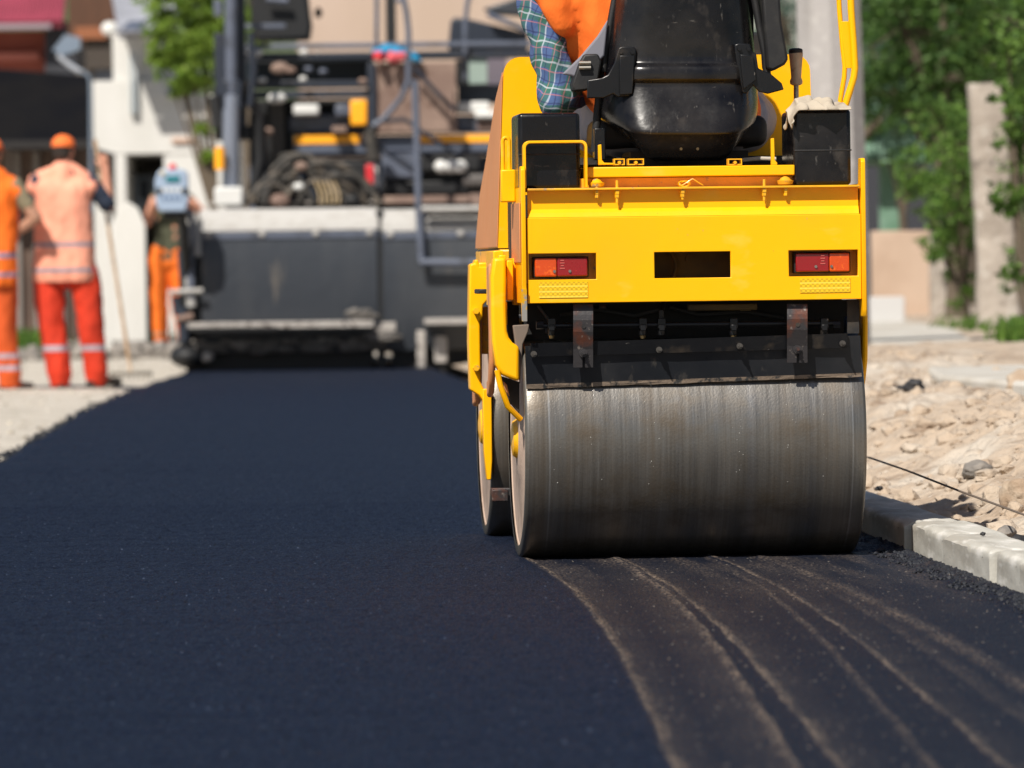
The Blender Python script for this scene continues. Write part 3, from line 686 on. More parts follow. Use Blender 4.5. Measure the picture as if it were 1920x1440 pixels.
# ------------------------------------------------------------------ GROUND AND ROAD
def track_u(Y):
    # plan position of the left limit of the rolled lane
    pts = [(4, .27), (8, .262), (9.46, .248), (11, .232), (12.77, .203), (14, .168), (15.2, .115), (16.0, .055), (16.5, .010), (18, -.10), (30, -1.0), (60, -3)]
    for (a, xa), (b_, xb) in zip(pts, pts[1:]):
        if Y <= b_:
            t = (Y - a) / (b_ - a); return xa + (xb - xa) * max(0, t)
    return pts[-1][1]
_tu = {}
def track_s(Y):
    k = round(Y, 3)
    if k not in _tu: _tu[k] = sum(track_u(Y + d) for d in (-.5, -.3, -.1, .1, .3, .5)) / 6
    return _tu[k]
LE = [G(*p) for p in ((-120, 935), (0, 861), (50, 832), (105, 797), (165, 764), (240, 734), (300, 712), (348, 697))]
LE = [(-1.0, 4), (-2.12, 16)] + [(v.x, v.y) for v in LE] + [(-3.0, 60)]
def left_edge(Y):
    for (xa, a), (xb, b_) in zip(LE, LE[1:]):
        if Y <= b_: return xa + (xb - xa) * max(0, (Y - a) / (b_ - a))
    return LE[-1][0]
def right_edge(Y): return 1.274 - .055 * (Y - 14.16)
Ys = []; y = 6.5
while y < 58: Ys.append(y); y += .018 + .00065 * (y - 6.5) ** 1.35
def asphalt_mat():
    m, nt, p = newmat('fresh_asphalt')
    uv = nd(nt, 'ShaderNodeUVMap', uv_map='lane'); sp = nd(nt, 'ShaderNodeSeparateXYZ'); nt.links.new(uv.outputs[0], sp.inputs[0])
    u = sp.outputs[0]; Yv = sp.outputs[1]
    rolled = math_(nt, 'MULTIPLY', rng(nt, u, -.004, .012), rng(nt, Yv, 16.56, 16.50))
    g1 = noise_(nt, 110, (1, .3, 1), detail=3, rough=.65); g2 = noise_(nt, 260, (1, .3, 1), detail=2); big = noise_(nt, 1.3, detail=4); mid = noise_(nt, 11, detail=5)
    vor = nd(nt, 'ShaderNodeTexVoronoi'); nt.links.new(coords(nt, (1, .3, 1)), vor.inputs['Vector']); vor.inputs['Scale'].default_value = 130
    base = mixc(nt, rng(nt, g1, .35, .7), (.0022, .0046, .0130), (.0055, .0105, .0270))
    base = mixc(nt, rng(nt, mid, .45, .75, 0, .5), base, (.0060, .0115, .0280))
    base = mixc(nt, rng(nt, vor.outputs['Distance'], .14, .04, 0, .55), base, (.016, .026, .052))
    rb = mixc(nt, rng(nt, g2, .35, .72), (.0024, .0038, .0090), (.0090, .0115, .0230))
    def uvnoise(sc, st, loc=(0, 0, 0), det=4):
        mp = nd(nt, 'ShaderNodeMapping'); nt.links.new(uv.outputs[0], mp.inputs[0]); mp.inputs['Scale'].default_value = st; mp.inputs['Location'].default_value = loc
        n = nd(nt, 'ShaderNodeTexNoise'); nt.links.new(mp.outputs[0], n.inputs['Vector']); n.inputs['Scale'].default_value = sc; n.inputs['Detail'].default_value = det
        return n.outputs[0]
    # dusty brown trails left by the drum: sharp on one side, fading on the other
    wob = math_(nt, 'ADD', math_(nt, 'MULTIPLY', math_(nt, 'SUBTRACT', uvnoise(1.6, (.2, 1, 1)), .5), .030), math_(nt, 'MULTIPLY', math_(nt, 'SUBTRACT', uvnoise(9, (.1, 1, 1), (3, 0, 0)), .5), .010))
    uu = math_(nt, 'ADD', u, wob); acc = None
    dY = math_(nt, 'SUBTRACT', Yv, 9.46)
    for k, (c, sl, wl, wr, a) in enumerate(((.012, 0, .010, .030, .8), (.012, 0, .012, .09, .18), (.217, .0061, .030, .007, .70), (.217, .0061, .12, .008, .20), (.282, -.0017, .007, .028, .95), (.282, -.0017, .008, .10, .16), (.44, .0128, .018, .010, .35), (.55, -.0007, .007, .022, .80), (.55, -.0007, .008, .10, .13), (.80, -.017, .035, .04, .45), (.68, -.004, .012, .05, .20))):
        d = math_(nt, 'SUBTRACT', math_(nt, 'SUBTRACT', uu, c), math_(nt, 'MULTIPLY', dY, sl))
        v = math_(nt, 'MULTIPLY', rng(nt, d, -wl, 0), rng(nt, d, wr, 0)); v = math_(nt, 'MULTIPLY', v, a)
        v = math_(nt, 'MULTIPLY', v, rng(nt, uvnoise(2.6, (.6, 1, 1), (k * 5.3, k, 0)), .35, .62, .35, 1.1))
        acc = v if acc is None else math_(nt, 'MAXIMUM', acc, v)
    speck = rng(nt, uvnoise(130, (1, .16, 1), (0, 0, 0), 3), .40, .62, .10, 1.35)
    near = math_(nt, 'MULTIPLY', rng(nt, Yv, 13.2, 16.3, 0, .26), rng(nt, uvnoise(10, (1, .10, 1)), .42, .62))
    st = math_(nt, 'MULTIPLY', math_(nt, 'MAXIMUM', acc, near), speck)
    spk2 = rng(nt, uvnoise(95, (1, .16, 1), (9, 4, 0), 2), .66, .71, 0, .8)
    rb = mixc(nt, st, rb, (.175, .135, .103))
    rb = mixc(nt, spk2, rb, (.16, .14, .12))
    base = mixc(nt, rng(nt, uvnoise(85, (1, .16, 1), (2, 8, 0), 2), .66, .72, 0, .7), base, (.045, .060, .095))
    base = mixc(nt, rng(nt, uvnoise(70, (1, .16, 1), (6, 1, 0), 2), .36, .31, 0, .8), base, (.0010, .0018, .004))
    col = mixc(nt, rolled, base, rb)
    nt.links.new(col, p.inputs['Base Color'])
    nt.links.new(rng(nt, g2, .3, .7, .45, .80), p.inputs['Roughness']); p.inputs['Specular IOR Level'].default_value = .20
    b = bump(nt, g1, .9, .006); b = bump(nt, g2, .5, .002, b); b = bump(nt, vor.outputs['Distance'], .35, .003, b)
    nt.links.new(b, p.inputs['Normal'])
    return m
M['asphalt'] = asphalt_mat()
def build_asphalt():
    import numpy as np
    rs = np.random.RandomState(3)
    Y1 = np.arange(8.2, 20.5, .0135); Y2 = [Y1[-1]]
    while Y2[-1] < 58: Y2.append(Y2[-1] + .02 + .004 * (Y2[-1] - 20.5))
    Y = np.concatenate([np.arange(5.5, 8.2, .05), Y1, np.array(Y2[1:])]); nx = 470
    le = np.array([left_edge(y) + .10 * noise.noise(Vector((y * .9, 3, 0))) + .05 * noise.noise(Vector((y * 5, 1, 0))) + .025 * noise.noise(Vector((y * 19, 1, 0))) for y in Y])
    re_ = np.array([right_edge(y) - .004 for y in Y]); ts = np.array([track_s(float(y)) for y in Y])
    t = np.linspace(0, 1, nx + 1)
    X = le[:, None] + (re_ - le)[:, None] * t[None, :]; YY = np.repeat(Y[:, None], nx + 1, 1); U = X - ts[:, None]
    def sm(a, k, ax):
        for _ in range(k): a = (np.roll(a, 1, ax) + a + np.roll(a, -1, ax)) / 3
        return a
    w0 = rs.rand(*X.shape) - .5; w1 = sm(sm(rs.rand(*X.shape) - .5, 2, 0), 2, 1) * 3.0; w2 = sm(sm(rs.rand(*X.shape) - .5, 14, 0), 14, 1) * 10
    k = np.clip((U + .012) / .02, 0, 1) * (YY < 16.55)
    z = (.0044 * w0 + .0036 * w1) * (1 - .62 * k) + .0030 * w2 * (1 - .5 * k) + .006 * (1 - k)
    for c, sl, h_ in ((.012, 0, .004), (.217, .0061, .003), (.282, -.0017, .004), (.55, -.0007, .004), (.80, -.017, .002)):
        z += k * h_ * np.exp(-((U - c - sl * (YY - 9.46)) / .014) ** 2)
    e = np.minimum(1, t[None, :] * 30); z = z - .05 * (1 - e) ** 2
    kk = np.clip(1 - (re_[:, None] - X) / .16, 0, 1) * (YY < 21)
    z = z + kk * (.014 * w1 + .008 * w2 + .003) + .006 * w0 * kk
    X = X + .003 * (rs.rand(*X.shape) - .5)
    ny = len(Y); co_ = np.stack([X, YY, z], -1).reshape(-1, 3).astype(np.float32)
    j, i = np.meshgrid(np.arange(ny - 1), np.arange(nx), indexing='ij'); b = (j * (nx + 1) + i).ravel()
    f = np.stack([b, b + 1, b + nx + 2, b + nx + 1], -1).astype(np.int32); nf = len(f)
    me = bpy.data.meshes.new('road'); me.vertices.add(len(co_)); me.vertices.foreach_set('co', co_.ravel())
    me.loops.add(nf * 4); me.loops.foreach_set('vertex_index', f.ravel()); me.polygons.add(nf)
    me.polygons.foreach_set('loop_start', np.arange(0, nf * 4, 4, dtype=np.int32)); me.polygons.foreach_set('loop_total', np.full(nf, 4, dtype=np.int32))
    me.update(calc_edges=True)
    l = me.uv_layers.new(name='lane'); uvv = np.stack([U, YY], -1).reshape(-1, 2).astype(np.float32); l.data.foreach_set('uv', uvv[f.ravel()].ravel())
    me.polygons.foreach_set('use_smooth', [True] * nf); me.materials.append(M['asphalt'])
    o = bpy.data.objects.new('road', me); C.objects.link(o); tag(o, kind='structure')
build_asphalt()

M['gravel'] = mat('pale_gravel_ground', (.47, .425, .36), .95, layers=[((.36, .32, .265), 2, .45, .65, S1), ((.56, .52, .46), 22, .5, .68, S1), ((.22, .19, .16), 45, .70, .76, S1)], bumps=[(30, .4, .015, S1), (5, .2, .04, S1)])
def ground():
    vs = []; fs = []
    xs_ = [-300, -120, -60, -30] + [-20 + i * .5 for i in range(76)] + [30, 60, 120, 300]
    ys_ = [-300, -100, -20, 0, 5] + [8 + i * .5 for i in range(130)] + [80, 100, 140, 200, 400]
    for Y in ys_:
        for X_ in xs_:
            z = -.045
            if X_ < left_edge(Y) - .2 and 8 < Y < 75: z += .03 * noise.noise(Vector((X_ * 1.3, Y * .8, 0)))
            elif right_edge(Y) > X_: z = -.07
            else: z = -.09
            vs.append((X_, Y, z))
    n = len(xs_)
    fs = [(j * n + i, j * n + i + 1, (j + 1) * n + i + 1, (j + 1) * n + i) for j in range(len(ys_) - 1) for i in range(n - 1)]
    tag(MB().add(vs, fs).build('ground', M['gravel'], fix=False, angle=80), kind='structure')
ground()

# ---- kerb stones
M['concrete'] = mat('pale_cast_concrete', (.46, .445, .40), .88, layers=[((.33, .31, .27), 9, .45, .65, (1, .2, 1)), ((.60, .58, .54), 20, .55, .68, (1, .2, 1)), ((.12, .11, .10), 70, .68, .72, (1, .3, 1))], bumps=[(25, .2, .008, (1, .3, 1)), (90, .2, .003, (1, .3, 1))])
kl = ['pale concrete kerb block nearest the camera, at the right edge of the picture', 'second kerb block from the camera, sunlit, beside the rolled asphalt', 'third kerb block from the camera, sunlit with a chipped end', 'kerb block half in the shadow of the roller, sunlit on its near end', 'kerb block fully in the dark shadow beside the rear drum']
near_y = []
def kerbs():
    for k in range(6):
        near_y.append(13.66 - .8 * (k + 1))
    Y = 13.66; i = 0; lens = [.62, .50, .92, .85, .80, .82]
    while Y < 30:
        L = (lens[i] if i < len(lens) else .8)
        fr_y = Y; g = .012; off = (.0, .012, -.004, .010, -.006, .004, 0)[i % 7] if i < 6 else 0
        mb = MB(); nx_, ny_, nz_ = 7, int(L / .018), 14
        w_, h_ = .17, .20; vs = {}
        def P(ix, iy, iz):
            x = w_ * ix / nx_; y_ = g / 2 + (L - g) * iy / ny_; z = -.11 + (h_) * iz / nz_
            e = .012
            v = Vector((x, y_, z)); nn = Vector((noise.noise(v * 9 + Vector((i * 3, 0, 0))), noise.noise(v * 9 + Vector((5, i, 0))), noise.noise(v * 9 + Vector((0, 9, i)))))
            v += nn * .0014; v += Vector((noise.noise(v * 33), noise.noise(v * 31), noise.noise(v * 35 + Vector((i, 0, 3))))) * .0009
            if iz == nz_ and ix in (0, nx_): v.z -= .006 + .014 * max(0, noise.noise(v * 5 + Vector((i, 3, 3)))); v.x += .006 if ix == 0 else -.006
            if iz == nz_ and iy in (0, ny_): v.z -= .006
            if iz >= nz_ - 2 and (iy < 3 or iy > ny_ - 3): v.z -= .012 * max(0, noise.noise(Vector((i * 7.3 + (iy > 5) * 3, x * 20, 1))) + .1)
            return v
        idx = {}
        verts = []
        def V(*k):
            if k not in idx: idx[k] = len(verts); verts.append(P(*k))
            return idx[k]
        fs = []
        for a in range(nx_):
            for b_ in range(ny_): fs.append((V(a, b_, nz_), V(a + 1, b_, nz_), V(a + 1, b_ + 1, nz_), V(a, b_ + 1, nz_))); fs.append((V(a, b_, 0), V(a, b_ + 1, 0), V(a + 1, b_ + 1, 0), V(a + 1, b_, 0)))
        for b_ in range(ny_):
            for c in range(nz_): fs.append((V(0, b_, c), V(0, b_, c + 1), V(0, b_ + 1, c + 1), V(0, b_ + 1, c))); fs.append((V(nx_, b_, c), V(nx_, b_ + 1, c), V(nx_, b_ + 1, c + 1), V(nx_, b_, c + 1)))
        for a in range(nx_):
            for c in range(nz_): fs.append((V(a, 0, c), V(a + 1, 0, c), V(a + 1, 0, c + 1), V(a, 0, c + 1))); fs.append((V(a, ny_, c), V(a, ny_, c + 1), V(a + 1, ny_, c + 1), V(a + 1, ny_, c)))
        o = mb.add(verts, fs).build('kerb_stone', M['concrete'], angle=50)
        o.location = (right_edge(Y) + off, Y, 0); o.rotation_euler = (0, 0, math.atan(.055) + (rnd.random() - .5) * .012)
        tag(o, kl[i] if i < len(kl) else 'pale concrete kerb block hidden behind the roller drums', 'kerb stone', 'concrete kerb stones along the asphalt')
        Y += L; i += 1
        if L == .8 and near_y and Y > 20:
            for ny in near_y:
                c = o.copy(); C.objects.link(c); c.location = (right_edge(ny), ny, 0); c['label'] = 'pale concrete kerb block on the near stretch, just out of the picture at lower right'
            near_y.clear()
kerbs()

# ---- soil bank right of the kerb
def soil_z(X_, Y):
    d = X_ - (right_edge(Y) + .17)
    t = min(1, max(0, d / .9)); base = .03 + .24 * t * t * (3 - 2 * t) + .02 * max(0, d - 1)
    v = Vector((X_ * 1.6, Y * .8, 0)); rough = .07 * noise.noise(v) * min(1, d * 2 + .1) + .055 * abs(noise.noise(Vector((X_ * 5, Y * 3.0, 2)))) * min(1, d * 3) + .022 * noise.noise(Vector((X_ * 14, Y * 9, 5))) + .010 * noise.noise(Vector((X_ * 34, Y * 25, 8)))
    far = min(1, max(0, (Y - 30) / 10)); rough *= (1 - .75 * far)
    return base + rough + .10 * min(1, max(0, (Y - 24) / 10)) * (1 - far) * .8
M['soil'] = mat('dry_beige_soil', (.41, .325, .245), .97, layers=[((.47, .41, .34), 1.6, .5, .66, S1), ((.25, .18, .125), 5, .52, .70, S1), ((.48, .42, .35), 26, .60, .72, S1), ((.20, .16, .12), 40, .68, .74, S1)], bumps=[(18, .7, .04, S1), (60, .5, .01, S1)])
def soil():
    vs = []; Y = -4.0; rows = []
    while Y < 66: rows.append(Y); Y += .25 if Y < 11.8 else (.028 if Y < 26 else .12)
    rows += [67, 68]
    ds = [i * .028 for i in range(60)] + [1.7 + .12 * i for i in range(40)] + [7, 9, 12, 20, 40, 60]
    for Y in rows:
        for d in ds:
            X_ = right_edge(Y) + .165 + d; z = soil_z(X_, Y)
            if d == 0: z = min(z, .03)
            if d == 60 or Y in (rows[0], rows[-1]): z = -.3
            vs.append((X_, Y, z))
    n = len(ds); fs = [(j * n + i, j * n + i + 1, (j + 1) * n + i + 1, (j + 1) * n + i) for j in range(len(rows) - 1) for i in range(n - 1)]
    tag(MB().add(vs, fs).build('soil_bank', M['soil'], fix=False, angle=80), kind='structure')
soil()
# pale path crossing the bank
pth = [(1560, 632), (1640, 636), (1700, 655), (1760, 697), (1840, 703), (1960, 712), (1960, 690), (1860, 655), (1790, 612), (1720, 600), (1640, 588), (1560, 580)]
V_ = [G(a, b_, .36) for a, b_ in pth]
tag(MB().prism([(v.x, v.y) for v in V_], 'z', .24, .345).build('path', mat('pale_compacted_path', (.50, .475, .43), .9, layers=[((.42, .385, .33), 2, .4, .6, S1)], bumps=[(20, .3, .01, S1)]), bevel=.02), kind='structure')

# rocks
def hit(px, py):
    d = ray(px, py); Y = 12.5
    while Y < 60:
        p = CAM + d * (Y / d.y)
        if p.z <= soil_z(p.x, Y): return p
        Y += .02
    return p
def rock(px, py, z, r, label, mcol, sq=.7, dark=False):
    c = G(px, py, z) if z < .12 else hit(px, py + r * 300) + Vector((0, 0, r * sq * .35)); bm = bmesh.new(); bmesh.ops.create_icosphere(bm, subdivisions=4, radius=1)
    sd = Vector((px * .1, py * .07, 0))
    for v in bm.verts:
        k = 1 + .35 * noise.noise(v.co * 1.1 + sd) + .12 * noise.noise(v.co * 3 + sd)
        v.co = Vector((v.co.x * k * r, v.co.y * k * r * .9, v.co.z * k * r * sq))
    me = bpy.data.meshes.new('rock'); bm.to_mesh(me); bm.free(); me.polygons.foreach_set('use_smooth', [True] * len(me.polygons)); me.set_sharp_from_angle(angle=R_(30)); me.materials.append(mcol)
    o = bpy.data.objects.new('rock', me); C.objects.link(o); o.location = c; o.rotation_euler = (0, 0, px)
    tag(o, label, 'rock', 'loose stones on the soil bank'); return o
M['stone_g'] = mat('grey_stone', (.17, .155, .14), .85, layers=[((.26, .23, .2), 20, .5, .7, S1)], bumps=[(40, .4, .006, S1)])
M['stone_b'] = mat('brown_clod', (.32, .235, .165), .95, layers=[((.42, .34, .26), 14, .45, .65, S1)], bumps=[(30, .7, .015, S1)])
M['stone_d'] = mat('tarry_stone', (.02, .02, .022), .6, bumps=[(60, .5, .006, S1)])
rock(1832, 874, .22, .046, 'grey rounded stone half buried above the taut line', M['stone_g'])
rock(1838, 884, .20, .03, 'small grey stone touching the larger rounded one', M['stone_g'])
rock(1912, 925, .16, .075, 'large brown clod at the right edge below the line', M['stone_b'], .85)
rock(1714, 715, .36, .050, 'dark tarry lump on the crest of the soil bank', M['stone_d'])
rock(1690, 722, .35, .03, 'small dark tarry crumb left of the bigger lump', M['stone_d'], .5)
rock(1918, 704, .38, .09, 'brown clod on the crest at the right edge', M['stone_b'])
rock(1648, 916, .095, .014, 'black pebble on the shaded kerb', M['stone_d'], .6)
rock(1843, 1001, .098, .008, 'tiny black pebble on the sunlit kerb', M['stone_d'], .7)
rock(1884, 1002, .07, .035, 'dark grey pebble tucked behind the kerb', M['stone_g'], .6)
rock(1912, 1020, .07, .035, 'charcoal stone behind the nearest kerb block', M['stone_d'], .6)
# loose clods, uncountable: one object
def clods(name, n, fn, m, rmin, rmax, sub=1):
    mb = MB(); base = []
    bm = bmesh.new(); bmesh.ops.create_icosphere(bm, subdivisions=sub, radius=1); bv = [v.co.copy() for v in bm.verts]; bf = [tuple(v.index for v in f.verts) for f in bm.faces]; bm.free()
    for i in range(n):
        c = fn(); r = rmin + (rmax - rmin) * rnd.random() ** 3; sd = Vector((rnd.random() * 50, rnd.random() * 50, 0)); sq = .5 + .4 * rnd.random()
        mb.add([c + Vector((v.x, v.y, v.z * sq)) * r * (1 + .45 * noise.noise(v * 1.3 + sd) + (.18 * noise.noise(v * 3.5 + sd) if sub > 1 else 0)) for v in bv], bf)
    o = mb.build(name, m, angle=25 if sub == 1 else 45, fix=False); tag(o, kind='stuff'); return o
def on_bank():
    Y = 13 + 18 * rnd.random() ** 1.3; d = .02 + 1.7 * rnd.random(); X_ = right_edge(Y) + .17 + d; return Vector((X_, Y, soil_z(X_, Y)))
clods('soil_clods', 3000, on_bank, M['soil'], .007, .05, 2)
def at_kerb():
    Y = 13 + 5.5 * rnd.random(); X_ = right_edge(Y) - .004 - abs(rnd.gauss(0, .045)); return Vector((X_, Y, .001 + .004 * rnd.random()))
clods('asphalt_crumbs', 5000, at_kerb, mat('asphalt_crumb', (.006, .008, .014), .7, bumps=[(200, .4, .002, S1)]), .0025, .011)
def at_left():
    Y = 20 + 28 * rnd.random(); X_ = left_edge(Y) + rnd.gauss(.01, .045); return Vector((X_, Y, -.04 + .02 * rnd.random()))
clods('asphalt_edge_crumbs', 2000, at_left, bpy.data.materials['asphalt_crumb'], .006, .022)
def left_gravel():
    Y = 22 + 40 * rnd.random(); X_ = left_edge(Y) - .1 - 3 * rnd.random(); return Vector((X_, Y, -.04))
clods('gravel', 900, left_gravel, M['gravel'], .008, .03)

# taut line
pts = [(1560, 842, 19.5), (1630, 858, 18.7), (1700, 882, 17.8), (1800, 921, 16.7), (1920, 965, 15.6), (2060, 1012, 14.6)]
a_ = W(1560, 838, 20.5)
tag(MB().tube([W(a, b_, c) for a, b_, c in pts], .0032, 6).build('string_line', mat('brown_cord', (.13, .10, .08), .8)), 'thin brown cord pulled taut above the soil beside the kerb', 'cord')
# ------------------------------------------------------------------ PEOPLE
def remesh(mb, name, m, parent, voxel=.012, sm=6, disp=None, bands=None):
    me = bpy.data.meshes.new(name + '_raw'); me.from_pydata(mb.v, [], mb.f)
    bm = bmesh.new(); bm.from_mesh(me); bmesh.ops.recalc_face_normals(bm, faces=bm.faces); bm.to_mesh(me); bm.free()
    o = bpy.data.objects.new(name, me); C.objects.link(o)
    r = o.modifiers.new('r', 'REMESH'); r.mode = 'VOXEL'; r.voxel_size = voxel
    s = o.modifiers.new('s', 'SMOOTH'); s.factor = .6; s.iterations = sm
    dg = bpy.context.evaluated_depsgraph_get(); dg.update()
    nm = bpy.data.meshes.new_from_object(o.evaluated_get(dg)); nm.name = name
    o.modifiers.clear(); o.data = nm; bpy.data.meshes.remove(me)
    if disp:
        nm.update(); ns = [v.normal.copy() for v in nm.vertices]
        for v, nn in zip(nm.vertices, ns):
            c = v.co; v.co = c + nn * disp(c)
    nm.polygons.foreach_set('use_smooth', [True] * len(nm.polygons)); nm.materials.clear(); nm.materials.append(m)
    o.parent = parent; return o
def folds(amp, sc=9, st=(1, 1, .35)):
    return lambda c: amp * (noise.noise(Vector((c.x * sc * st[0], c.y * sc * st[1], c.z * sc * st[2]))) + .5 * noise.noise(Vector((c.x * sc * 2.3, c.y * sc * 2.3, c.z * sc * 1.2 + 7))))
V = Vector
M['skin'] = mat('sunburnt_skin', (.50, .22, .14), .5, layers=[((.60, .30, .20), 8, .4, .7, S1)])
M['skin_b'] = mat('tanned_skin', (.38, .20, .13), .5, layers=[((.45, .25, .17), 8, .4, .7, S1)])
M['hair'] = mat('dark_hair', (.025, .018, .014), .6, bumps=[(120, .6, .003, (1, 1, .2))])
M['boot'] = mat('dark_boot', (.03, .022, .018), .6)
def hi_vis(name, col, bands, band_col=(.30, .32, .36), axis_z=True, grime=None):
    m, nt, p = newmat(name)
    c = mixc(nt, rng(nt, noise_(nt, 5, detail=5), .4, .7, 0, .5), col, grime or tuple(k * .75 for k in col))
    sp = nd(nt, 'ShaderNodeSeparateXYZ'); nt.links.new(coords(nt), sp.inputs[0])
    for z0, z1 in bands:
        f = math_(nt, 'MULTIPLY', rng(nt, sp.outputs[2], z0 - .002, z0 + .002), rng(nt, sp.outputs[2], z1 + .002, z1 - .002))
        c = mixc(nt, f, c, band_col)
    nt.links.new(c, p.inputs['Base Color']); p.inputs['Roughness'].default_value = .85
    b = bump(nt, noise_(nt, 12, (1, 1, .4)), .4, .02); nt.links.new(b, p.inputs['Normal'])
    return m
def hand(mb, wrist, d, palm_n, curl=.5, side=1):
    d = d.normalized(); n = (palm_n - d * palm_n.dot(d)).normalized(); s = d.cross(n) * side
    for t in (-.026, -.009, .009, .026): mb.limb(wrist + d * .01 + s * t * .7, .015, wrist + d * .085 + s * t, .0135, 10)
    for k, (t, L) in enumerate(((-.031, .066), (-.010, .078), (.011, .082), (.031, .072))):
        p0 = wrist + d * .088 + s * t; c1 = curl * .6; c2 = curl * 1.7
        p1 = p0 + (d * math.cos(c1) + n * math.sin(c1)) * L * .5; p2 = p1 + (d * math.cos(c2) + n * math.sin(c2)) * L * .32; p3 = p2 + (d * math.cos(c2 * 1.3) + n * math.sin(c2 * 1.3)) * L * .25
        mb.limb(p0, .0095, p1, .009, 8); mb.limb(p1, .009, p2, .008, 8); mb.limb(p2, .008, p3, .007, 8)
    b_ = wrist + d * .03 + s * .03; m1 = b_ + (d * .6 + s * .7 + n * .3).normalized() * .04; m2 = m1 + (d * .85 + s * .1 + n * .5).normalized() * .035
    mb.limb(b_, .014, m1, .011, 8); mb.limb(m1, .011, m2, .009, 8)
def head(mb, c, fwd, s=1.0):
    fwd = fwd.normalized(); rt = fwd.cross(V((0, 0, 1))).normalized(); up = rt.cross(fwd)
    Rm = Matrix((rt, fwd, up)).transposed()
    def E(o, r): mb.ell(c + Rm @ (V(o) * s), tuple(k * s for k in r), Rm, 20, 14)
    E((0, -.012, .02), (.076, .092, .090)); E((0, .018, -.045), (.058, .068, .062)); E((0, .065, -.085), (.026, .022, .022))
    E((0, .092, -.018), (.012, .022, .017)); E((0, .088, .0), (.010, .014, .022)); E((0, .080, .022), (.045, .016, .012)); E((0, .078, -.055), (.024, .014, .010))
    for k in (-1, 1): E((k * .078, -.005, -.012), (.010, .020, .032)); E((k * .040, .062, -.025), (.022, .016, .018))
    return Rm
def face_bits(c, Rm, parent, s=1.0):
    for k in (-1, 1):
        MB().ell(c + Rm @ V((k * .030, .079, .004)), (.0115, .0115, .0115)).build('eye', mat('eye_white', (.7, .68, .65), .2) if 'eye_white' not in bpy.data.materials else bpy.data.materials['eye_white'], parent)
def trunk(mb, J, k=1.0, low=True):
    hL, hR, sL, sR, nk = J['hipL'], J['hipR'], J['shL'], J['shR'], J['neck']
    pel = (hL + hR) / 2; ch = (sL + sR) / 2 - V((0, 0, .10)); wa = pel.lerp(ch, .42)
    rt = (sR - sL).normalized()
    for a, b_, ra, rb, w0, w1 in ((pel, wa, .115, .11, .075, .055), (wa, ch, .11, .125, .055, .075)):
        for e in (-1, 0, 1): mb.limb(a + rt * e * w0, ra * k, b_ + rt * e * w1, rb * k)
    mb.limb(ch + rt * .05, .12 * k, sR - V((0, 0, .03)), .065 * k); mb.limb(ch - rt * .05, .12 * k, sL - V((0, 0, .03)), .065 * k)
    mb.limb((sL + sR) / 2, .09 * k, nk, .06 * k); mb.limb(nk, .055 * k, sR, .055 * k); mb.limb(nk, .055 * k, sL, .055 * k)
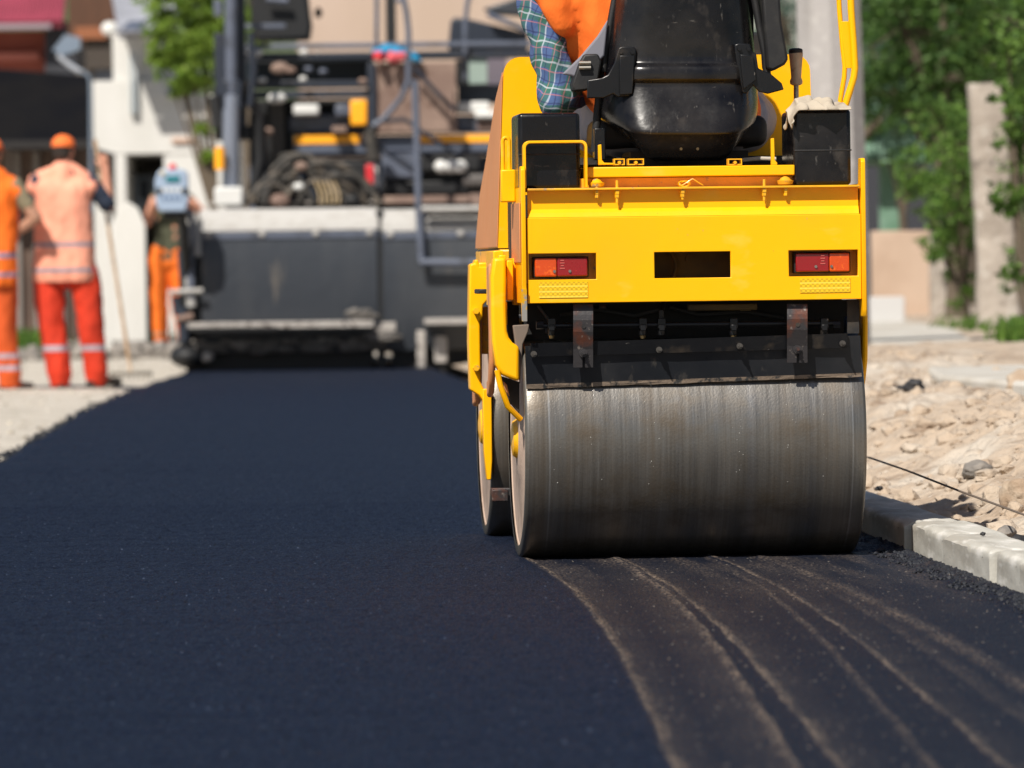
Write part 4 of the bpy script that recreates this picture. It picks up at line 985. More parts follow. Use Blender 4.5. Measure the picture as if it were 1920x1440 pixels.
def person(fr, label, J, skin, vest, trous, shirt, facing=V((0, 1, 0)), hat=None, vox=.012, vest_low=-.08, vest_k=1.12, sleeve_to=.75, long_sleeve=False, hands=None, hairy=True, group=None, vest_extra=None, shoes=True, short_r=1.0, arm_k=1.0, leg_k=1.0, tr_k=1.0, hem_r=.145):
    root = empty('person', fr, label, 'person', group)
    mb = MB(); trunk(mb, J)
    hc = J['head']; mb.limb(J['neck'] - V((0, 0, .04)), .062, hc - V((0, 0, .05)), .056)
    Rm = head(mb, hc, facing)
    for s in 'LR':
        mb.limb(J['hip' + s], .098, J['kn' + s], .058); mb.limb(J['kn' + s], .058, J['an' + s], .040)
        mb.limb(J['an' + s], .042, J['an' + s] + J.get('toe' + s, V((0, .17, -.05))), .035)
        mb.limb(J['sh' + s], .056 * arm_k, J['el' + s], .046 * arm_k); mb.limb(J['el' + s], .046 * arm_k, J['wr' + s], .032 * min(1, arm_k + .1))
        hd = (J['wr' + s] - J['el' + s]).normalized(); pn = V((0, 0, -1)) if abs(hd.z) < .8 else V((0, 1, 0))
        if hands and s in hands: hd, pn = hands[s]
        hand(mb, J['wr' + s], hd, pn, J.get('curl' + s, .5), -1 if s == 'L' else 1)
    body = remesh(mb, 'body', skin, root, min(vox, .008), 3)
    face_bits(hc, Rm, root)
    # trousers
    mb = MB(); 
    for s in 'LR':
        mb.limb(J['hip' + s], .122, J['kn' + s], .092 * tr_k); a = J['an' + s] + V((0, 0, .0)); mb.limb(J['kn' + s], .092 * tr_k, a + V((0, 0, .05)), .080 * tr_k)
        mb.limb(a + V((0, 0, .06)), .085, a + V((0, 0, -.005)), .085)
    mb.limb(J['hipL'], .125, J['hipR'], .125); pm = (J['hipL'] + J['hipR']) / 2; mb.limb(J['hipL'] + V((.03, 0, .10)), .122, J['hipR'] + V((-.03, 0, .10)), .122)
    remesh(mb, 'trousers', trous, root, vox, 3, folds(.016))
    # shirt
    if shirt:
        mb = MB(); trunk(mb, J, 1.05)
        for s in 'LR':
            e = J['sh' + s].lerp(J['el' + s], 1 if long_sleeve else sleeve_to)
            mb.limb(J['sh' + s], .074, e, .062 * short_r)
            if long_sleeve: mb.limb(J['el' + s], .062, J['wr' + s], .046)
        remesh(mb, 'shirt', shirt, root, vox, 3, folds(.017 if long_sleeve else .010, 13, (1, 1, .8)))
    if vest:
        mb = MB(); trunk(mb, J, vest_k)
        pel = (J['hipL'] + J['hipR']) / 2; rt = (J['shR'] - J['shL']).normalized(); ch = (J['shL'] + J['shR']) / 2 - V((0, 0, .18))
        for e in (-1, 0, 1): mb.limb(ch + rt * e * .085, .135, pel + rt * e * .085 + V((0, 0, vest_low)), hem_r)
        for p0, r0, p1, r1 in (vest_extra or []): mb.limb(p0, r0, p1, r1)
        o = remesh(mb, 'vest', vest, root, vox, 3, folds(.017, 10, (1, 1, .45)))
        zc = pel.z + vest_low - .07   # straight hem
        bm = bmesh.new(); bm.from_mesh(o.data); bmesh.ops.bisect_plane(bm, geom=bm.verts[:] + bm.edges[:] + bm.faces[:], plane_co=(0, 0, zc), plane_no=(0, 0, 1), clear_inner=True)
        bm.to_mesh(o.data); bm.free(); sd = o.modifiers.new('s', 'SOLIDIFY'); sd.thickness = .006
    if hairy:
        mb = MB(); up = Rm @ V((0, 0, 1)); fw = Rm @ V((0, 1, 0))
        mb.ell(hc + Rm @ V((0, -.024, .028)), (.082, .092, .090), Rm, 20, 14); mb.ell(hc + Rm @ V((0, -.045, -.02)), (.072, .058, .062), Rm, 18, 12)
        remesh(mb, 'hair', M['hair'], root, .010, 2, folds(.003, 50))
    if hat:
        mb = MB(); mb.ell(hc + Rm @ V((0, -.014, .045)), (.094, .106, .085), Rm, 24, 16)
        o = remesh(mb, 'cap', hat, root, .010, 2, folds(.004, 20))
        z = (hc + Rm @ V((0, 0, .028)))
        bm = bmesh.new(); bm.from_mesh(o.data); bmesh.ops.bisect_plane(bm, geom=bm.verts[:] + bm.edges[:] + bm.faces[:], plane_co=z, plane_no=Rm @ V((0, 0, 1)), clear_inner=True)
        bm.to_mesh(o.data); bm.free(); o.modifiers.new('s', 'SOLIDIFY').thickness = .005
        pts = []
        for i in range(13):
            a = math.pi * i / 12; pts.append((.075 * math.cos(a), .06 + .085 * math.sin(a)))
        mbp = MB(); A = [hc + Rm @ V((x, y, .035 - .9 * x * x)) for x, y in pts]; B = [v + Rm @ V((0, 0, .004)) for v in A]; n_ = len(A)
        mbp.add(A + B, [tuple(range(n_)), tuple(range(2 * n_ - 1, n_ - 1, -1))] + [(i, n_ + i, n_ + (i + 1) % n_, (i + 1) % n_) for i in range(n_)])
        mbp.build('cap_peak', hat, o)
    if shoes:
        for s in 'LR':
            a = J['an' + s]; t = J.get('toe' + s, V((0, .17, -.05))); mb = MB(); base = a + V((0, 0, -.045))
            mb.limb(a + V((0, 0, .02)), .052, base, .052); mb.limb(base + V(t.x * -.15, t.y * -.15, 0) if False else base + V((t.x * -.2, t.y * -.2, 0)), .045, base + V((t.x * 1.1, t.y * 1.1, -.005)), .044)
            remesh(mb, 'boot', M['boot'], root, .010, 2)
    return root
def jp(fr, d):
    out = {}
    for k, v in d.items():
        out[k] = fr.at(v[0], v[1], v[2]) if isinstance(v, tuple) else v
    return out
GZ = -.045
# worker with the rake
g2 = G(135, 728, GZ); F2 = Frame((g2.x, g2.y, GZ))
J2 = jp(F2, dict(hipL=(90, 512, 0), hipR=(156, 512, 0), knL=(95, 610, 0), knR=(171, 606, .02), anL=(113, 712, 0), anR=(179, 706, .08), shL=(68, 342, 0), shR=(168, 342, 0), neck=(121, 312, 0), head=(120, 283, 0),
   elL=(64, 405, .10), wrL=(95, 440, .26), elR=(203, 386, .06), wrR=(198, 318, .10)))
J2['toeL'] = V((-.02, .17, -.05)); J2['toeR'] = V((.15, .10, -.05)); J2['curlR'] = .9
M['salmon'] = hi_vis('faded_salmon_vest', (.88, .36, .24), [(.93, .965), (1.135, 1.17)], (.22, .22, .27))
M['red_tr'] = hi_vis('red_orange_trousers', (.62, .036, .008), [(.30, .345)], (.40, .37, .42), grime=(.40, .022, .006))
person(F2, 'worker in orange cap and faded salmon vest leaning on a rake, back turned', J2, M['skin'], M['salmon'], M['red_tr'], mat('navy_shirt', (.02, .03, .055), .9), hat=mat('orange_cap', (.85, .17, .03), .8), vest_low=-.0,
       hands={'R': (V((-.15, .1, 1)), V((-.6, .8, .1)))}, sleeve_to=.95, group='road workers', facing=V((.35, 1, -.05)), short_r=1.1, tr_k=1.2, hem_r=.172, vest_k=1.24, arm_k=1.15)
# the rake he holds
rp0 = F2.at(178, 262, .16); rp1 = F2.at(246, 702, .10)
rk = empty('asphalt_rake', F2, 'long wooden rake standing upright in the right hand of the salmon vest worker', 'rake', None)
MB().tube([rp0, rp1], .015, 10).build('handle', M['wood_grip'], rk)
mb = MB(); mb.box(rp1 + V((0, 0, .01)), (.34, .03, .03))
for i in range(9): mb.cyl(rp1 + V((-.16 + .04 * i, 0, 0)), rp1 + V((-.16 + .04 * i, -.01, -.05)), .006, .004, 8)
mb.build('rake_head', M['steel'], rk, bevel=.003)
# worker at the left edge
g1 = G(-22, 731.5, GZ); F1 = Frame((g1.x, g1.y, GZ))
J1 = jp(F1, dict(hipL=(-50, 515, 0), hipR=(2, 515, 0), knL=(-50, 615, 0), knR=(8, 615, .02), anL=(-48, 714, 0), anR=(17, 716, .04), shL=(-68, 345, .02), shR=(28, 350, 0), neck=(-18, 318, .02), head=(-16, 288, .05),
   elL=(-85, 420, .1), wrL=(-60, 480, .2), elR=(67, 408, -.02), wrR=(26, 440, .06)))
J1['toeR'] = V((.14, .10, -.05)); J1['curlR'] = .7
M['or_vest'] = hi_vis('bright_orange_vest', (.90, .16, .008), [(.90, .935), (1.05, 1.09)], (.20, .20, .30))
M['or_tr'] = hi_vis('orange_trousers', (.60, .085, .010), [(.155, .195), (.25, .29)], (.38, .33, .38))
person(F1, 'worker cut off by the left edge, hand on hip, olive sleeves under an orange vest', J1, M['skin_b'], M['or_vest'], M['or_tr'], mat('olive_shirt', (.19, .16, .10), .9), vest_low=-.02,
       hands={'R': (V((-.8, .5, -.1)), V((0, 1, -.3)))}, sleeve_to=.62, group='road workers', facing=V((.3, 1, -.05)), tr_k=1.15, hem_r=.165, vest_k=1.2, arm_k=1.15, hat=bpy.data.materials['orange_cap'])
# worker behind the screed controls
g3 = G(308, 662, GZ); F3 = Frame((g3.x, g3.y, GZ))
J3 = jp(F3, dict(hipL=(297, 490, 0), hipR=(334, 490, 0), knL=(299, 570, -.02), knR=(338, 575, .05), anL=(303, 648, 0), anR=(350, 650, .15), shL=(292, 372, .0), shR=(352, 372, 0), neck=(322, 352, 0), head=(325, 334, -.02),
   elL=(275, 418, -.12), wrL=(296, 372, -.32), elR=(388, 410, -.10), wrR=(362, 385, -.34)))
J3['toeL'] = V((.04, -.16, -.05)); J3['toeR'] = V((.04, -.16, -.05))
M['or3'] = hi_vis('orange_work_trousers', (.85, .17, .012), [(.20, .25)], (.45, .22, .12))
person(F3, 'worker behind the control box, bare forearms, dark green shirt and bright orange trousers', J3, M['skin'], None, M['or3'], mat('dark_green_shirt', (.065, .068, .04), .9), facing=V((.1, -1, -.15)), group='road workers', sleeve_to=.25, arm_k=1.2, tr_k=1.1)
# roller driver
DF = RF
Jd = jp(DF, dict(hipL=(1225, 225, .22), hipR=(1335, 222, .22), knL=(1100, 232, .66), knR=(1400, 222, .66), anL=(1085, 420, .80), anR=(1410, 420, .80), shL=(990, -125, .16), shR=(1278, -150, .18), neck=(1160, -180, .20), head=(1150, -262, .26),
   elL=(1043, 180, .10), wrL=(1090, 165, .44), elR=(1330, 60, .18), wrR=(1330, 110, .46)))
for k in 'LR': Jd['an' + k].z = Z(300) + .09; 
Jd['anL'].x += .0; Jd['toeL'] = V((0, .17, -.04)); Jd['toeR'] = V((0, .17, -.04))
def plaid():
    m, nt, p = newmat('plaid_cotton')
    sp = nd(nt, 'ShaderNodeSeparateXYZ'); dn = nd(nt, 'ShaderNodeTexNoise'); nt.links.new(coords(nt), dn.inputs['Vector']); dn.inputs['Scale'].default_value = 7; va = nd(nt, 'ShaderNodeMix', data_type='VECTOR'); va.inputs[0].default_value = .07; nt.links.new(coords(nt, rot=(0, R_(-14), 0)), va.inputs[4]); nt.links.new(dn.outputs['Color'], va.inputs[5]); nt.links.new(va.outputs[1], sp.inputs[0])
    def stripe(axis, per, a, b_, ph=0):
        v = math_(nt, 'FRACT', math_(nt, 'ADD', math_(nt, 'DIVIDE', sp.outputs[axis], per), ph + 40)); return math_(nt, 'MULTIPLY', rng(nt, v, a - .015, a + .015), rng(nt, v, b_ + .015, b_ - .015))
    c = (.055, .10, .23)
    for ax, k in ((0, 1), (2, 1)):
        c = mixc(nt, math_(nt, 'MULTIPLY', stripe(ax, .056, .0, .42), .65), c, (.03, .13, .075))
    for ax, ph in ((0, .1), (2, .3)):
        c = mixc(nt, math_(nt, 'MULTIPLY', stripe(ax, .056, .52, .59, ph), .7), c, (.42, .46, .52))
        c = mixc(nt, math_(nt, 'MULTIPLY', stripe(ax, .056, .20, .25, ph), .6), c, (.45, .16, .18))
        c = mixc(nt, math_(nt, 'MULTIPLY', stripe(ax, .056, .80, .86, ph), .6), c, (.015, .02, .09))
    nt.links.new(c, p.inputs['Base Color']); p.inputs['Roughness'].default_value = .9
    b = bump(nt, noise_(nt, 16, (1, 1, .6)), .5, .02); nt.links.new(b, p.inputs['Normal'])
    return m
M['plaid'] = plaid()
M['drv_vest'] = hi_vis('vivid_orange_vest', (1.0, .19, .018), [(1.90, 1.95)], (.30, .31, .36), grime=(.95, .13, .006))
drv = person(DF, 'roller driver seen from behind, orange vest over a blue and green plaid shirt', Jd, M['skin_b'], M['drv_vest'], mat('grey_work_trousers', (.32, .31, .35), .9, bumps=[(14, .5, .02, S1)]), M['plaid'], facing=V((-.3, 1, -.1)), long_sleeve=True, vest_low=.02, vox=.009, hat=bpy.data.materials['orange_cap'], short_r=.80, arm_k=.66,
   vest_extra=[(q(1005, -110, .07), .085, q(1058, 45, .08), .045), (q(1020, -90, .14), .075, q(1062, 95, .14), .035), (q(1085, -90, .14), .10, q(1085, 45, .14), .055), (q(1120, -60, .14), .10, q(1120, 20, .14), .05)])
M['hem'] = mat('grey_vest_hem', (.17, .17, .20), .8)
mb = MB(); mb.prism(on_px([(1054, 139), (1070, 142), (1092, 150), (1134, 104), (1140, 36), (1120, 68), (1088, 106)], .0), 'y', .0, .012); ho = mb.build('vest_hem', M['hem'], drv, bevel=.01, seg=3)
drv.rotation_euler = (0, 0, RF.yaw)
qb(1085, 60, 1440, 130, .70, .05, 'steering_console', M['vinyl'], .01)
mb = MB(); c = q(1195, 120, .50)
pts = [c + V((.16 * math.cos(t / 24 * 2 * math.pi), .05 * math.sin(t / 24 * 2 * math.pi), .15 * math.sin(t / 24 * 2 * math.pi))) for t in range(25)]
mb.tube(pts, .012, 10, False); mb.tube([c + V((-.15, 0, 0)), c, c + V((.15, 0, 0))], .010, 8); mb.tube([c, c + V((0, .22, -.10))], .016, 8)
mb.build('steering_wheel', M['vinyl'], roller)
# ------------------------------------------------------------------ ASPHALT PAVER
gp = G(640, 694, 0); PF = Frame((gp.x, gp.y, 0), R_(.6))
paver = empty('asphalt_paver', PF, 'large dark grey asphalt paver laying the road, seen from behind with hoses on its screed', 'asphalt paver')
def p_(px, py, yl): return PF.at(px, py, yl)
def pb(x0, y0, x1, y1, yl, dep, name, m, bevel=.008, parent=None):
    a = p_(x0, y1, yl); b_ = p_(x1, y0, yl)
    return MB().b(a.x, b_.x, yl, yl + dep, a.z, b_.z).build(name, m, parent or paver, bevel=bevel)
def pt(pts, r, name, m, parent=None, seg=12): return MB().tube([p_(*k) for k in pts], r, seg).build(name, m, parent or paver)
K = {}
K['panel'] = mat('slate_screed_paint', (.028, .033, .042), .40, layers=[((.045, .049, .056), 1.6, .45, .65, (1, 1, .25)), ((.10, .09, .08), 5, .62, .75, (1, 1, .2))], bumps=[(6, .2, .03, S1)])
K['pale'] = mat('worn_pale_steel_tread', (.38, .37, .355), .55, .2, layers=[((.30, .285, .26), 9, .5, .7, (1, 1, 3))], bumps=[(90, .6, .01, S1)])
K['frame'] = mat('blue_grey_frame', (.095, .11, .15), .42, layers=[((.05, .055, .07), 5, .5, .7, S1)])
K['frame_d'] = mat('dark_blue_frame', (.018, .024, .038), .45, layers=[((.05, .045, .04), 7, .6, .75, S1)])
K['black'] = mat('sooty_black', (.006, .0065, .008), .6)
K['rust'] = mat('rusty_brown_panel', (.19, .125, .10), .8, layers=[((.27, .19, .15), 3, .45, .65, S1), ((.10, .055, .04), 7, .55, .75, S1)])
K['orange'] = mat('orange_stripe', (.95, .40, .008), .5)
K['white'] = mat('white_box', (.62, .62, .60), .5)
K['red'] = mat('red_plastic', (.62, .03, .04), .4)
K['hose'] = mat('dusty_hose', (.035, .032, .028), .7, layers=[((.16, .13, .10), 8, .5, .68, S1)])
K['cyan'] = mat('blue_cloth', (.01, .22, .42), .7)
K['caked'] = mat('caked_dark_asphalt', (.10, .092, .085), .9, layers=[((.24, .22, .20), 9, .5, .66, S1)], bumps=[(40, .8, .03, S1)])
K['crust'] = mat('asphalt_crusted_steel', (.42, .39, .36), .9, layers=[((.12, .10, .09), 14, .55, .68, S1)], bumps=[(40, .8, .03, S1)])
K['chrome'] = mat('greased_rod', (.26, .29, .36), .3, .5)
# screed, left section
def screed_sec(x0, x1):
    a = p_(x0, 597, 0); b_ = p_(x1, 432, 0)
    pr = [(0, a.z), (0, b_.z), (.03, b_.z + .10), (.10, b_.z + .19), (.75, b_.z + .19), (.75, .16), (.05, .16)]
    o = MB().prism(pr, 'x', a.x, b_.x).build('screed', K['panel'], paver, bevel=.01)
    w_ = b_.x - a.x
    tr = MB().prism([(-.012, b_.z + .01), (.018, b_.z + .105), (.088, b_.z + .197), (.70, b_.z + .197), (.70, b_.z + .203), (.08, b_.z + .203), (.004, b_.z + .105), (-.02, b_.z + .01)], 'x', a.x - .004, b_.x + .004).build('top_tread', K['pale'], o)
    MB().b(a.x, b_.x, -.012, -.001, b_.z - .06, b_.z + .0).build('hinge_rail', K['frame'], o, bevel=.004)
    n_ = max(2, int(w_ / .7) + 1)
    for i in range(n_ + 1):
        c = V((a.x + .07 + (w_ - .14) * i / n_, -.016, b_.z - .02)); MB().ell(c, (.032, .012, .028)).build('hinge', K['pale'], o)
    return a, b_
screed_sec(378, 708); screed_sec(719, 1010)
pb(708, 395, 719, 690, .02, .3, 'gap_post', K['black'])
# footplates
a = p_(352, 610, -.30); b_ = p_(700, 610, -.30)
MB().b(a.x, b_.x, -.34, -.03, a.z - .035, a.z + .02).build('footplate', K['crust'], paver, bevel=.006)
MB().b(a.x, a.x + .8, -.345, -.33, a.z - .05, a.z - .02).build('tread_edge', K['black'], paver)
a2 = p_(795, 602, -.30); b2 = p_(1000, 602, -.30)
MB().b(a2.x, b2.x, -.34, -.03, a2.z - .03, a2.z + .02).build('footplate', K['crust'], paver, bevel=.006)
mb = MB()
for i in range(60):
    t = rnd.random(); c = p_(360 + 350 * t, 640 + 22 * rnd.random() - 8 * t, -.1); r_ = .02 + .035 * rnd.random(); mb.ell(c, (r_ * 1.8, r_, r_ * .6), None, 8, 6)
mb.build('caked_asphalt', K['caked'], paver, angle=20)
pb(350, 632, 700, 700, .10, .4, 'screed_base', K['black'])
pb(735, 615, 900, 706, .15, .5, 'screed_base', K['black'])
mb = MB()
for i in range(16):
    t = rnd.random(); c = p_(668 + 82 * t, 622 + 14 * rnd.random(), -.2); mb.ell(c, (.07, .05, .018 + .012 * rnd.random()), None, 8, 6)

for i in range(14): mb.ell(p_(655 + 48 * rnd.random(), 582 + 20 * rnd.random(), -.15), (.05, .05, .03), None, 8, 6)
mb.build('caked_edge', K['caked'], paver, angle=20)
for x0, x1, y0, y1 in ((782, 797, 620, 690), (815, 838, 630, 680), (700, 742, 604, 622)): pb(x0, y0, x1, y1, -.12, .08, 'strut', K['crust'])
# side plate and adjusting gear at the left end
pb(338, 420, 378, 690, .05, .7, 'end_gate', K['black'])
pb(352, 430, 362, 560, -.1, .06, 'spindle', K['frame'])
for x, y0, y1, r_ in ((366, 400, 480, .035), (338, 470, 520, .03), (355, 520, 575, .045), (342, 575, 640, .05), (330, 555, 590, .04)): pt([(x, y0, -.05), (x + 4, y1, -.05)], r_, 'adjuster', K['frame_d'] if x < 350 else K['pale'])
pt([(318, 548, -.1), (380, 545, -.1)], .025, 'crank', K['pale']); pt([(330, 600, -.1), (362, 592, -.1)], .03, 'crank', K['rust'])
MB().ell(p_(352, 668, -.05), (.16, .2, .10)).build('end_shoe', K['black'], paver)
MB().ell(p_(386, 668, -.1), (.07, .06, .05)).build('caked_asphalt', K['crust'], paver)
# screed top deck with hoses and clutter
pb(385, 372, 1000, 384, .75, .5, 'deck', K['crust'])
hh = 2.2
for k in range(15):
    x0 = 462 + rnd.random() * 60; x1 = x0 + 90 + rnd.random() * 130; top = 285 + rnd.random() * 60; yl = .35 + rnd.random() * .5
    pts = []
    for i in range(17):
        t = i / 16; px = x0 + (x1 - x0) * (t ** (1.0 + .5 * rnd.random() * 0)); py = 384 - (384 - top) * math.sin(math.pi * t) ** .7; pts.append((px + 6 * math.sin(t * 5 + k), py, yl + .12 * math.sin(t * 3 + k)))
    pt(pts, .016 + .012 * rnd.random(), 'hose', K['hose'])
for (cx, cy, r_) in ((560, 372, 26), (598, 366, 34), (628, 374, 24), (510, 368, 30), (655, 350, 30), (480, 372, 20)):
    pts = [(cx + r_ * math.cos(t / 14 * math.pi), cy + 12 - r_ * 1.2 * math.sin(t / 14 * math.pi), .30) for t in range(15)]
    pt(pts, .02, 'hose', K['hose'])
mb = MB()
for i in range(5):
    cx = 590 + 9 * i; mb.tube([p_(cx + 10 * math.sin(t / 8 * 2), 340 + t * 5.2, .22) for t in range(9)], .008, 8)
mb.build('cable', mat('yellow_cable', (.50, .38, .22), .5), paver)
for (cx, cy, rx, m_) in ((560, 350, .05, 'white'), (430, 372, .06, 'white'), (565, 312, .06, 'rust'), (630, 330, .07, 'hose'), (525, 376, .09, 'rust'), (660, 375, .08, 'black')): MB().ell(p_(cx, cy, .3), (rx, rx * .8, rx * .7)).build('coupling', K[m_], paver)
pb(402, 350, 455, 386, .15, .3, 'levelling_block', K['white'], .02)
# tall lifting cylinder, left
pt([(433, -40, .45), (433, 60, .45), (434, 178, .45)], .055, 'cylinder_barrel', K['frame'])
pt([(434, 178, .45), (433, 200, .45), (432, 372, .45)], .075, 'cylinder_rod', K['chrome'])
pb(417, 150, 452, 205, .40, .25, 'clamp', K['frame_d'])
pb(403, 62, 421, 182, .5, .3, 'sensor_mast', K['frame_d']); pb(401, 0, 416, 30, .5, .2, 'sensor_mast', K['frame'])
pb(447, -30, 458, 250, .6, .2, 'mast', K['frame_d'])
pt([(412, 276, .3), (412, 318, .3)], .045, 'marker_lamp', K['orange'])
pt([(403, 180, .5), (412, 240, .5)], .06, 'hose', K['black'])
pb(404, 235, 470, 262, .6, .5, 'linkage', K['black'])
pt([(455, 160, .5), (485, 215, .6), (488, 300, .6), (470, 380, .6)], .05, 'hose', K['black'])
pt([(470, 60, .5), (476, 130, .5), (468, 200, .5)], .03, 'hose', K['frame_d'])
for i in range(9):
    x = 470 + rnd.random() * 25; pt([(x, 215, .7), (x + 12 * rnd.random() - 6, 300, .7), (x + 10, 375, .5)], .02, 'hose', K['black'])
# tractor body behind, horizontal rails
pb(458, 76, 1000, 92, 1.0, .1, 'rail', K['frame'])
pb(458, 93, 1000, 114, 1.25, .3, 'beam', K['frame_d']); 
pb(462, 112, 700, 152, 1.6, .6, 'engine_bay', mat('dark_teal_paint', (.006, .014, .022), .5))
pb(478, 150, 690, 166, 1.1, .25, 'beam', K['frame_d']); pb(470, 168, 690, 185, 1.05, .14, 'rail', K['frame_d'])
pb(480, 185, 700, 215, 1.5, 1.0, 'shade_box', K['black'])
pb(540, 212, 700, 250, 1.3, 1.0, 'engine_cover', K['frame'], .03)
pb(470, 210, 545, 380, 1.6, 1.0, 'bay_wall', K['black'])
pb(508, 172, 532, 300, 1.2, .2, 'exhaust', mat('dirty_exhaust', (.05, .045, .04), .7))
pb(550, 250, 1000, 292, 1.15, 1.2, 'rear_hood', K['frame'], .03)
pb(552, 253, 676, 270, 1.14, .009, 'stripe', K['orange'], .001); pb(786, 251, 1000, 268, 1.14, .009, 'stripe', K['orange'], .001)
pb(540, 292, 1000, 380, 1.3, .5, 'auger_wall', K['frame_d'])
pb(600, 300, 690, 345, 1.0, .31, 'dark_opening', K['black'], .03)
pb(716, 280, 780, 335, 1.0, .30, 'side_box', K['frame'], .02)
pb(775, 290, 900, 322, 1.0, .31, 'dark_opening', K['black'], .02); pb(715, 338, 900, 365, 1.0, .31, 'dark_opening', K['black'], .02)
for x in (828, 846, 862): MB().ell(p_(x, 312, .95), (.07, .06, .06)).build('coupling', K['white'], paver)
pb(550, 195, 598, 216, 1.0, .3, 'white_panel', K['white'], .02); pb(628, 195, 660, 218, 1.0, .3, 'grey_panel', K['frame'], .02); pb(657, 187, 688, 236, .98, .2, 'warning_lamp', K['orange'], .02)
pb(622, 236, 650, 248, 1.0, .2, 'rusty_bracket', K['rust'])
MB().ell(p_(519, 184, .9), (.085, .06, .05)).build('work_light', K['white'], paver)
MB().ell(p_(503, 247, .9), (.05, .05, .04)).build('work_light', K['rust'], paver)
for cx, cy, w_, m_ in ((462, 98, 14, 'white'), (482, 99, 22, 'white'), (492, 150, 16, 'white'), (570, 98, 18, 'white'), (596, 99, 10, 'pale'), (568, 148, 16, 'white'), (525, 128, 36, 'rust'), (545, 132, 22, 'rust'), (578, 130, 18, 'frame'), (606, 134, 18, 'frame'), (680, 152, 18, 'rust'), (448, 178, 16, 'pale'), (418, 168, 16, 'pale')):
    a = p_(cx, cy, .95); MB().ell(a, (w_ / 219 / 2 * 1.05, .04, w_ / 219 / 3)).build('fitting', K[m_], paver)
# operator station: seat at left, rusty locker, console at right
mb = MB(); mb.prism([(lambda v: (v.x, v.z))(p_(a_, b_, 1.9)) for a_, b_ in ((474, -60), (572, -60), (578, 0), (584, 48), (580, 74), (478, 76), (470, 30))], 'y', 1.9, 2.3); mb.build('operator_seat', K['black'], paver, bevel=.03)
pb(458, 44, 535, 54, 1.0, .06, 'seat_rail', K['frame'])
pt([(500, 0, 1.8), (540, 2, 1.8)], .03, 'seat_trim', K['frame'])
MB().ell(p_(597, 24, 2.2), (.035, .03, .05)).build('mirror', K['black'], paver)
pb(700, 116, 855, 250, 1.05, .35, 'locker', K['rust'], .015)
pb(690, 118, 704, 250, 1.0, .05, 'post', K['frame_d'])
pb(724, -60, 741, 92, 1.7, .10, 'roof_post', K['black'])
pt([(707, -60, 1.0), (706, 90, 1.0)], .02, 'post', K['frame'])
mb = MB(); mb.prism([(lambda v: (v.x, v.z))(p_(a_, b_, 1.8)) for a_, b_ in ((840, 92), (845, 40), (852, 32), (880, 36), (990, 62), (990, 94))], 'y', 1.8, 2.3); mb.build('console', K['frame_d'], paver, bevel=.02)
mb = MB(); mb.prism([(lambda v: (v.x, v.z))(p_(a_, b_, 1.6)) for a_, b_ in ((905, 16), (990, -10), (990, 30), (930, 26))], 'y', 1.6, 1.9); mb.build('console_lid', K['panel'], paver, bevel=.02)
pt([(914, 26, 1.2), (990, 58, 1.2)], .025, 'rail', K['frame']); pt([(872, 40, 1.2), (873, 150, 1.2)], .025, 'post', K['frame']); pt([(872, 50, 1.2), (876, 10, 1.2), (885, -30, 1.2)], .022, 'post', K['frame'])
pb(878, 95, 914, 158, 1.9, .2, 'screen_glass', mat('pale_green_glass', (.30, .38, .34), .3)); pb(914, 95, 950, 160, 1.8, .2, 'locker_side', mat('mauve_grey', (.14, .12, .15), .6))
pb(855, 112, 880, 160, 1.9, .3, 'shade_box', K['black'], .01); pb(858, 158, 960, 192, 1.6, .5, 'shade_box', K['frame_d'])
pb(856, 190, 918, 212, 1.3, .3, 'white_panel', K['white'], .02); pb(890, 208, 960, 222, 1.2, .3, 'white_panel', K['white'], .02); pb(856, 215, 960, 248, 1.35, .4, 'grey_panel', K['frame'], .02); pb(895, 226, 960, 246, 1.28, .07, 'rusty_bracket', K['rust'])
pb(868, 325, 960, 350, .95, .2, 'drum_motor', mat('greasy_grey', (.09, .08, .075), .6), .03)
pb(880, 362, 1000, 384, .6, .3, 'rusty_bracket', K['rust']); pb(720, 366, 880, 382, .55, .3, 'rusty_bracket', K['rust'])
pb(686, 308, 700, 345, .6, .1, 'red_tag', K['red']); pb(692, 306, 708, 350, .7, .12, 'white_panel', K['white'])
# ladder frame and handrail in front
fr_ = K['frame']
pt([(757, -60, .2), (757, 0, .2), (762, 22, .2), (766, 60, .2), (766, 150, .2), (752, 185, .2), (720, 222, .2), (700, 236, .2)], .026, 'handrail', fr_)
pt([(742, 2, .2), (752, -2, .2), (762, 16, .2)], .024, 'handrail', fr_)
pt([(778, 150, .0), (781, 250, .0), (785, 390, -.06), (790, 487, -.12)], .032, 'ladder_rail', fr_)
pt([(775, 125, .9), (815, 170, .9), (850, 206, .9)], .022, 'brace', K['frame_d'])
pt([(700, 228, .8), (760, 224, .8), (780, 240, .8), (860, 290, .8)], .02, 'brace', K['frame_d']); pt([(705, 270, .8), (740, 295, .8), (790, 330, .8)], .026, 'brace', K['frame_d'])
for x0, y0, x1, y1, r_ in ((786, 492, 1000, 494, .036), (790, 392, 1000, 392, .030),): pt([(x0, y0, -.12), (x1, y1, -.12)], r_, 'ladder_step', fr_ if y0 > 450 else K['pale'])
pb(800, 397, 1000, 408, -.10, .08, 'ladder_step', K['black'])
pt([(697, 265, .7), (700, 300, .7), (694, 240, .7)], .05, 'valve', K['hose'])
